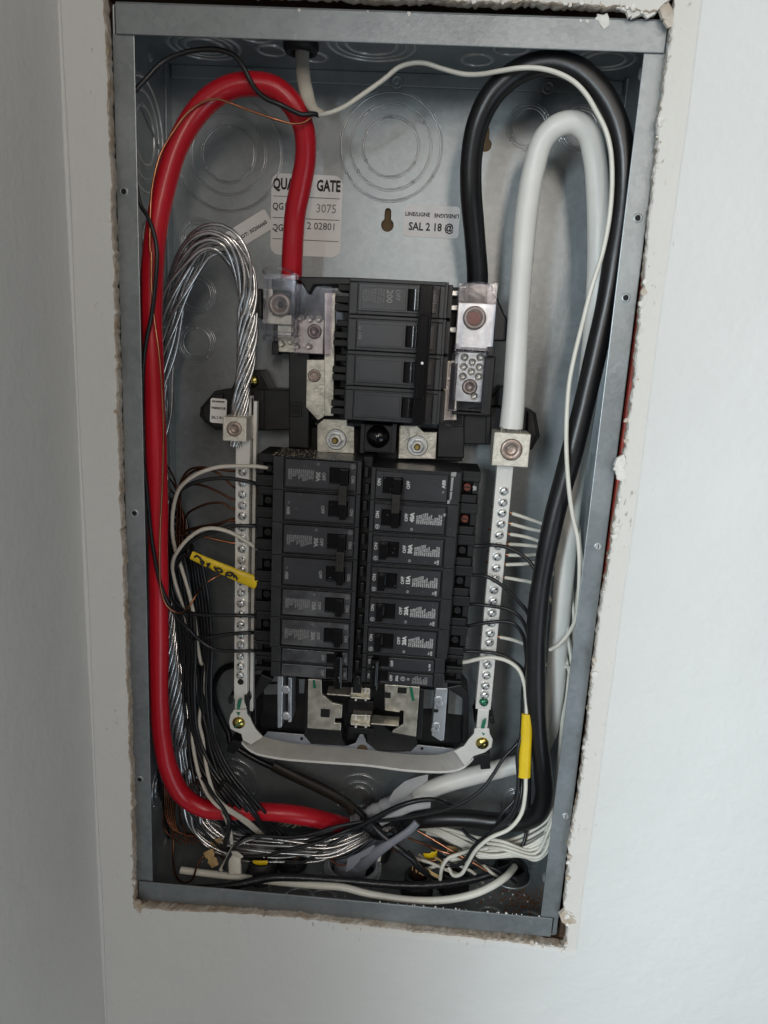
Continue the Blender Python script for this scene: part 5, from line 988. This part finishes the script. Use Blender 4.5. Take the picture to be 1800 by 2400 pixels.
# white neutrals into the right bar
gN = 'white wires into the right bar'
ws = [(((1030, 438), (1150, 478), (1270, 526)), 'topmost'), (((1022, 508), (1140, 540), (1262, 572)), 'second from the top'), (((1018, 578), (1130, 598), (1240, 640)), 'third from the top'), (((1010, 645), (1120, 652), (1240, 672)), 'middle'), (((1006, 718), (1110, 720), (1225, 720)), 'fifth from the top'), (((990, 782), (1100, 778), (1215, 772)), 'sixth from the top'), (((980, 868), (1080, 885), (1170, 905)), 'seventh from the top'), (((948, 1268), (1030, 1285), (1130, 1325)), 'lone lowest')]
for k, (pp_, nm_) in enumerate(ws):
    st_ = [c + (d,) for c, d in zip(pp_, (.047, .046, .048))]
    (ex, ey), = ZR(pp_[-1]); o = k * 4
    tail = [(ex + 45, ey + 45, .060), (1335 - o * .3 + (k % 3) * 10, 1440 + 18 * k, .066 - .006 * (k % 4)), (1338 + (k % 4) * 8, 1600, .064 - .009 * (k % 4)), (1328 + (k % 4) * 8, 1750, .058 - .009 * (k % 4)), (1310 + (k % 4) * 6, 1860, .052 - .008 * (k % 4)), (1285 + (k % 3) * 9, 1918 + 5 * k, .048 - .003 * k), (1236 + (k % 4) * 9, 1952 + 8 * k, .046 - .003 * k), (1178, 1972 + 9 * (k % 5), .044 - .002 * k), (1115, 1962 + 10 * (k % 5), .046), (1055, 1945 + 7 * (k % 5), .056), (1000, 1938 + 5 * (k % 4), .066)]
    wire('neutral_wire', ZR(*st_) + tail, .0015, 'white', nm_ + ' white wire leaving the right terminal bar', 'wire', gN)
    (sx_, sy_), = ZR(pp_[0]); q = P(sx_, sy_, .047); mb = MB(); mb.tube([q + Vector((.0006, 0, 0)), Vector((xr1 - .001, q.y + .001, q.z + .0004))], .0009, 7); obj('bare_end', mb, 'copper', bpy.data.objects[-1] if False else None, nm_ + ' bare copper tip between a white wire and the right bar', 'wire tip', 'bare tips at the right bar')
for k, (x, y) in enumerate(((898, 398), (888, 466), (875, 545), (882, 622), (868, 692), (855, 766), (820, 1253), (862, 838))):
    (px, py), = ZR((x, y)); q = P(px, py, .049); mb = MB()
    mb.tube([q + Vector((-.0010, 0, .0004)), q + Vector((.003, 0, 0)), Vector((xr0 + .001, .048, q.z))], .0009, 7); obj('bare_stub', mb, 'darkcopper', None, (ORD[k] + ' short dark copper stub from the top, left of the right bar') if k < 6 else ('lowest' if k == 6 else 'second lowest') + ' short dark copper stub left of the right bar', 'wire tip', 'copper stubs left of the right bar')
for k, lb in enumerate(('first', 'second', 'third', 'fourth', 'fifth', 'sixth', 'seventh', 'eighth')):
    k = k * .72; pts = [(1352 + 4 * k, 1180 + 60 * k, .060), (1360 + k * 3, 1330, .052), (1352 + 6 * k, 1420, .046), (1366 - 3 * k, 1500, .040), (1352 + 4 * k, 1600, .036), (1344 + 3 * k, 1750, .034), (1330 + 2 * k, 1870, .034), (1296 + 4 * k, 1945 + 3 * k, .034), (1232 + k * 5, 1985 + 6 * k, .033), (1160 + 4 * k, 2004 + 6 * k - 2 * k * k, .032 + .001 * k), (1085 - 16 * k, 1990 + 9 * k, .040)]
    wire('neutral_wire', pts, .0015, 'white', lb + ' white wire from the left in the bundle down the right side', 'wire', 'white bundle down the right side')
for k in range(3):
    wire('neutral_wire', ZQ((380 + 30 * k, 935 - 4 * k, .066), (500 + 20 * k, 975 - 6 * k, .056), (620 + 20 * k, 1035 - 8 * k, .048), (740 + 15 * k, 1095 - 8 * k, .042)), .0015, 'white', ('lowest', 'middle', 'uppermost')[k] + ' straight white wire slanting right from the grey sheath mouth', 'wire', 'white wires from the grey sheath')
wire('neutral_wire', ZQ((760, 1075, .034), (660, 1108, .028), (585, 1135, .026), (545, 1190, .026), (530, 1275, .030)), .0016, 'white', 'white wire bent over like a hook near the bottom centre', 'wire')
for lb, pts in (('bare copper wire running from the grey sheath towards the black bushing', ((385, 960, .050), (500, 1025, .044), (640, 1110, .036), (750, 1170, .030), (835, 1222, .024))), ('lower bare copper wire under the grey sheath mouth', ((320, 1005, .052), (420, 1045, .046), (500, 1078, .040), (600, 1112, .036), (680, 1140, .036))), ('bare copper wire sagging over the yellow-tipped sheath', ((215, 1082, .056), (300, 1110, .048), (370, 1145, .042), (420, 1157, .040), (500, 1150, .040)))):
    wire('ground_wire', ZQ(*pts), .0010, 'copper', lb, 'wire', n=8)
# bottom left tangle
wire('ground_wire', ZF((330, 640, .050), (345, 800, .046), (340, 950, .040), (350, 1120, .030), (390, 1230, .024), (460, 1285, .020), (540, 1278, .020), (590, 1220, .020), (620, 1120, .022), (680, 1000, .026), (760, 925, .030), (850, 900, .034), (960, 905, .040)), .0009, 'darkcopper', 'bare copper wire making a U loop over the white cut cable end', n=8)
wire('ground_wire', ZF((480, 600, .050), (490, 700, .044), (515, 820, .038)), .0008, 'copper', 'short bare copper tip in the bottom left shadow', n=8)
for k in range(5):
    wire('ground_wire', ZF((230 + 18 * k, 60 + 20 * k, .060), (240 + 22 * k, 300, .058), (260 + 24 * k, 500, .054), (330 + 20 * k, 640 + 8 * k, .050), (460 + 26 * k, 690 + 8 * k, .050), (640 + 30 * k, 700, .056)), .0008, 'darkcopper', ORD[k] + ' dark copper wire from the left in the bottom left tangle', 'wire', 'dark copper tangle at bottom left', n=6)
for k in range(4):
    wire('branch_wire', [(318 + 8 * k, 1800 + 16 * k, .050), (330 + 8 * k, 1835 + 10 * k, .056), (340 + 10 * k, 1900, .066), (344 + 12 * k, 1960, .076)], .0013, 'black', ORD[k] + ' black wire from the left behind the left flange near the bottom', 'wire', 'black wires behind the left flange')
for k, (lb, pts) in enumerate((('black wire running from the left tangle to the centre crossing, uppermost', ((700, 1060, .030), (760, 1000, .030), (900, 995, .030), (1050, 1000, .030), (1250, 975, .032), (1420, 920, .036), (1600, 885, .040), (1690, 870, .046))), ('black wire running from the left tangle to the centre crossing, middle', ((740, 1130, .030), (880, 1120, .030), (1000, 1090, .030), (1200, 1045, .032), (1400, 965, .036), (1560, 900, .042), (1640, 860, .050))), )):
    wire('branch_wire', ZP(*pts), .0015, 'black', lb)
wire('branch_wire', ZP((600, 1215, .020), (640, 1150, .022), (690, 1060, .024), (740, 1030, .026), (800, 1005, .030), (880, 985, .036)), .0019, 'beige', 'cream wire springing from the torn cable end at bottom left')
wire('branch_wire', ZP((620, 1205, .018), (655, 1130, .020), (700, 1055, .023), (770, 1010, .027), (860, 995, .032)), .0016, 'black', 'black wire paired with the cream one at the torn cable end')
wire('branch_wire', ZP((620, 830, .018), (650, 870, .016), (655, 940, .016), (640, 1010, .018), (622, 1070, .022)), .0022, 'black', 'thick black wire hanging in front of the silver strands at bottom left')
wire('branch_wire', ZP((612, 830, .020), (640, 890, .019), (665, 980, .019), (672, 1040, .022)), .0017, 'beige', 'cream wire hanging beside the thick black one at bottom left')
# cable ends, sheaths and connectors on the floor
for lb, pts, r, m_, fl in (('torn kraft paper filler sticking up at the bottom left', ZF((760, 900, .024), (800, 990, .022), (850, 1090, .020)), .0042, 'kraft', .3), ('second torn kraft paper strip behind the first', ZF((810, 830, .036), (880, 800, .036), (940, 780, .036)), .0030, 'kraft', .3), ('cream cable jacket peeled open at the bottom left', ZF((1080, 930, .022), (1085, 1040, .018), (1090, 1180, .014)), .0046, 'beige', .45), ('cream jacket flap curling right at the bottom left', ZF((1060, 935, .020), (1120, 945, .018), (1180, 985, .018)), .0026, 'beige', .4), ('torn paper filler behind the black cable at bottom right', ZE((140, 1100, .040), (220, 1150, .036), (330, 1190, .034)), .0030, 'kraft', .35), ('pale paper strip lying across the black cable', ZE((290, 1120, .036), (380, 1180, .032), (470, 1230, .030)), .0016, 'kraft', .4), ('yellow and white jacket end at bottom right', ZE((290, 970, .046), (360, 960, .044), (440, 930, .046)), .0030, 'yellow', .7), ('kraft paper tip near the copper wires', ZE((420, 1010, .040), (480, 1040, .036), (530, 1080, .034)), .0030, 'kraft', .35), ('small kraft paper tip beside the white wires', ZE((560, 880, .046), (640, 890, .046), (700, 920, .046)), .0028, 'kraft', .35)):
    mb = MB(); pts = smooth_path(wp(pts, r), .002); jr = [random.uniform(.7, 1.25) for _ in range(60)]; mb.tube(pts, lambda t: r * 1.15 * jr[int(t * 40) % 60], 8, fl * .4); obj('torn_sheath', mb, m_, None, lb, 'cable scrap', 'torn cable ends at the bottom')
nmw = ZQ((1010, 1195, .046), (992, 1218, .038), (955, 1258, .026), (880, 1310, .017), (780, 1358, .012), (650, 1395, .010), (500, 1412, .010), (350, 1410, .010), (200, 1392, .012), (50, 1365, .014)) + ZP((1400, 1328, .016), (1200, 1312, .018), (1000, 1294, .022), (800, 1270, .026), (600, 1246, .026), (450, 1228, .026), (342, 1214, .026))
wire('sheathed_cable', nmw, .0031, 'white', 'smooth white cable lying across the bottom, cut off at its left end', 'cable', n=16)
nmb = ZQ((1000, 1190, .050), (950, 1212, .044), (860, 1240, .038), (750, 1272, .034), (600, 1298, .030), (450, 1312, .026), (300, 1312, .024), (100, 1300, .022)) + ZP((1500, 1290, .022), (1300, 1275, .022), (1100, 1263, .021), (950, 1262, .019), (820, 1284, .017), (700, 1312, .014), (560, 1328, .012), (400, 1335, .008))
wire('sheathed_cable', nmb, .0034, mat('wrinkled black sheath', (.012, .013, .016), .28, 0, .2, 60, .6, 300), 'wrinkled black cable lying across the bottom above the white one', 'cable', n=16)
wire('sheathed_cable', ZD((1750, 560, .030), (1650, 660, .028), (1540, 735, .027), (1440, 800, .027), (1330, 870, .028), (1230, 940, .032), (1120, 1030, .040), (1040, 1120, .050), (1020, 1190, .056)), lambda t: .0034 + .0052 * max(0, (t - .25)) ** .8, 'sheath', 'grey cable sheath running down left into the big bottom connector', 'cable', n=16, flat=.7)
mb = MB(); mb.pp(ZD((1225, 830), (1280, 885), (1060, 1000), (1060, 1020), (960, 1125), (878, 1165), (905, 1000), (1050, 930)), .030, .0312); obj('sheath_flap', mb, 'sheath', None, 'grey pointed flap of cut sheath over the big bottom connector', 'cable scrap', bevel=.0003)
mb = MB(); sp = smooth_path(wp(ZQ((-10, 925, .064), (100, 862, .062), (190, 812, .062), (280, 768, .062), (350, 735, .064)), .006), .002); jr2 = [random.uniform(.92, 1.12) for _ in range(40)]; mb.tube(sp, lambda t: .0094 * jr2[int(t * 38)], 16, .9, False); obj('pale_sheath', mb, 'palesheath', None, 'crumpled grey wrap round the lower end of the white cable', 'cable scrap')
mb = MB(); mb.pp(ZQ((190, 770), (230, 700), (300, 640), (380, 612), (452, 596), (448, 640), (380, 680), (310, 740), (240, 790)), .052, .0528); obj('sheath_flap', mb, 'palesheath', None, 'thin grey flap of wrap standing above the white cable end', 'cable scrap', bevel=.0002)
mb = MB(); sp = smooth_path(wp(ZQ((140, 910, .040), (260, 850, .038), (350, 810, .040), (465, 790, .046)), .006), .003); mb.tube(sp, .0034, 14, .35); obj('pale_sheath', mb, 'palesheath', None, 'second grey sheath strip just above the black cable', 'cable scrap')
mb = MB(); mb.tube(smooth_path([Vector((ccut.x - .003, ccut.y + .002, -HH - .01)), Vector((ccut.x, ccut.y + .004, -HH + .014)), P(862, 1995, .060), P(890, 1955, .062)], .003), lambda t: .0168 - .0075 * t, 20, .8)
obj('cable_jacket', mb, 'sheath', None, 'fat grey cable jacket rising out of the big floor connector', 'cable')
for k in range(5):
    wire('neutral_wire', ZD((20 + 75 * k, 600 + 18 * (k % 2), .072), (110 + 75 * k, 548, .066), (240 + 70 * k, 540, .060), (420 + 60 * k, 575, .064), (600 + 50 * k, 560, .070)), .0014, 'beige', ORD[k] + ' cream wire from the left passing under the red cable at the bottom', 'wire', 'cream wires under the red cable')
for k, pts in enumerate((((0, 745, .034), (250, 735, .030), (500, 690, .030), (760, 610, .032), (1000, 560, .038), (1180, 545, .046)), ((-60, 820, .040), (120, 870, .036), (380, 850, .034), (640, 760, .036), (900, 690, .042), (1150, 640, .052)), ((-200, 700, .044), (0, 800, .042), (220, 820, .040), (480, 770, .040), (760, 700, .044), (1060, 620, .054)))):
    wire('branch_wire', ZD(*pts), .0015, 'black', ('upper', 'lower', 'middle')[k] + ' black wire lying over the silver strands toward the centre junction', 'wire')
rd = random.Random(11)
for k in range(3):
    x0 = 440 + 62 * k; y0 = 1890 + 12 * (k % 3); dpt = .034 + .004 * (k % 4)
    wire('branch_wire', [(x0, y0, dpt), (x0 + 30, y0 + 50 + rd.uniform(-8, 8), dpt), (x0 + 80, y0 + 95 + rd.uniform(-14, 14), dpt + .002), (x0 + 150, y0 + 110 + rd.uniform(-20, 14), dpt + .004), (x0 + 240, y0 + 85 + rd.uniform(-16, 16), dpt + .006), (min(880, x0 + 340), 1958 + rd.uniform(-14, 14), .056)], .0014, 'black', ORD[k] + ' black wire from the left sagging through the bottom tangle to the junction', 'wire', 'black wires sagging through the bottom tangle')
for k in range(6):
    x0 = 930 + 26 * k; y0 = 1985 + 9 * (k % 3)
    wire('branch_wire', [(x0, y0, .050), (x0 + 34, y0 + 30 + rd.uniform(-8, 8), .042), (x0 + 80, y0 + 22 + rd.uniform(-16, 16), .036), (x0 + 120, y0 + 46 + rd.uniform(-10, 10), .034), (x0 + 150, y0 + 66, .044)], .0014, 'black' if k % 2 else 'beige', ORD[k] + ' short wire from the left in the tangle beside the floor bushing', 'wire', 'short wires beside the floor bushing')
for k in range(5):
    x0 = 500 + 60 * k
    wire('ground_wire', [(x0, 1990, .052), (x0 + 26, 2012 + rd.uniform(-10, 6), .044), (x0 + 60, 2024 + rd.uniform(-12, 8), .040), (x0 + 100, 2006 + rd.uniform(-12, 12), .044), (x0 + 150, 1985, .056)], .0009, 'darkcopper', ORD[k] + ' bare copper wire from the left weaving under the silver strands', 'wire', 'copper wires under the silver strands', n=6)
# black tape and rubber round the junction
mb = MB(); sp = smooth_path(wp(ZD((1080, 580, .056), (1160, 590, .054), (1300, 640, .052), (1450, 620, .054), (1560, 600, .060)), .008), .003); mb.tube(sp, lambda t: .0066 + .003 * math.sin(t * 3.14), 16); obj('tape_wrap', mb, mat('shiny black tape', (.010, .010, .012), .18, 0, .2, 60, .9, 260), None, 'shiny black tape where the three thick cables meet', 'tape')
# big floor connector with ribbed ring
cc = thing('floor_connector', 'large grey clamp connector in the box floor under the three thick cables', 'connector', (ccut.x, ccut.y, -HH))
mb = MB(); mb.lathe((ccut.x, ccut.y, -HH + .001), (0, 0, 1), [(.0255, 0), (.0255, .008), (.0228, .010), (.0215, .010), (.0205, .004), (.0205, -.03)], 40, caps=False); obj('connector_body', mb, 'lightsteel', cc)
for i in range(40):
    a = 2 * math.pi * i / 40; mb = MB(); mb.box(-.0006, .0006, -.0006, .0006, 0, .007); o = obj('thread_rib', mb, 'lightsteel', cc); o.matrix_basis = Matrix.Translation((ccut.x + .0258 * math.cos(a), ccut.y + .0258 * math.sin(a), -HH + .0025))
mb = MB(); mb.lathe((ccut.x, ccut.y, -HH + .0005), (0, 0, 1), [(.0002, 0), (.0200, 0)], 30, caps=False); obj('dark_mouth', mb, 'dark', cc)
# corner bushing where the white and black cables leave
cb = thing('floor_bushing', 'black rubber bushing in the right of the floor passing two cables', 'connector', (hcut.x, hcut.y, -HH))
mb = MB(); mb.lathe((hcut.x, hcut.y, -HH + .001), (0, 0, 1), [(.0190, 0), (.0190, .0012), (.0160, .0016), (.0155, .0090), (.0128, .0100), (.0118, .0070), (.0118, -.02)], 36, caps=False); obj('bushing_ring', mb, 'rubber', cb)
mb = MB(); mb.ring((hcut.x, hcut.y, -HH + .0016), (0, 0, 1), .0185, .0009, 40, 6); obj('outer_ring', mb, 'galv', cb)
mb = MB(); mb.lathe((hcut.x, hcut.y, -HH - .006), (0, 0, 1), [(.0002, 0), (.0118, 0)], 30, caps=False); obj('dark_mouth', mb, 'dark', cb)
# smaller cable clamps
for lb, (x, y), yl in (('small black cable clamp on the floor near the torn cream jacket', ZF((1420, 1090))[0], True), ('black cable clamp under the silver strands at left of centre', ZD((230, 940))[0], False), ('black cable clamp right of the big floor connector', ZE((200, 1280))[0], False), ('black cable clamp under the copper wires at bottom right', ZE((640, 1230))[0], False)):
    c_ = thing('cable_clamp', lb, 'clamp', (0, 0, -HH), group='small black cable clamps on the box floor'); q = PZ(x, y, -HH + .012); q.y = min(max(q.y, .016), .08)
    mb = MB(); mb.lathe((q.x, q.y, -HH + .001), (0, 0, 1), [(.0145, 0), (.0145, .004), (.0125, .006), (.0120, .018), (.0105, .020), (.0085, .018), (.0085, .004), (.0002, .003)], 24, caps=False); obj('clamp_body', mb, 'rubber', c_)
    mb = MB(); mb.box(q.x - .006, q.x + .006, q.y - .0125, q.y - .0105, -HH + .006, -HH + .017); obj('clamp_tongue', mb, 'rubber', c_, bevel=.0006)
    if yl: mb = MB(); mb.tube([Vector((q.x - .006, q.y - .006, -HH + .020)), Vector((q.x, q.y - .008, -HH + .022)), Vector((q.x + .006, q.y - .006, -HH + .021))], .0026, 8, .5); obj('yellow_jacket', mb, 'yellow', c_)
    mb = MB()
    for k in range(3): mb.tube([Vector((q.x - .003 + .003 * k, q.y, -HH + .012)), Vector((q.x - .004 + .004 * k, q.y + .002, -HH + .028))], .0011, 7)
    obj('wire_end', mb, 'darkcopper', c_)

# lettering as plain meshes
dg = bpy.context.evaluated_depsgraph_get()
for o in [o for o in COL.objects if o.type == 'FONT']:
    me = bpy.data.meshes.new_from_object(o.evaluated_get(dg)); nm_ = o.name; pa = o.parent; mi = o.matrix_parent_inverse.copy(); bs = o.matrix_basis.copy()
    bpy.data.objects.remove(o); q = bpy.data.objects.new(nm_, me); COL.objects.link(q); q.parent = pa; q.matrix_parent_inverse = mi; q.matrix_basis = bs
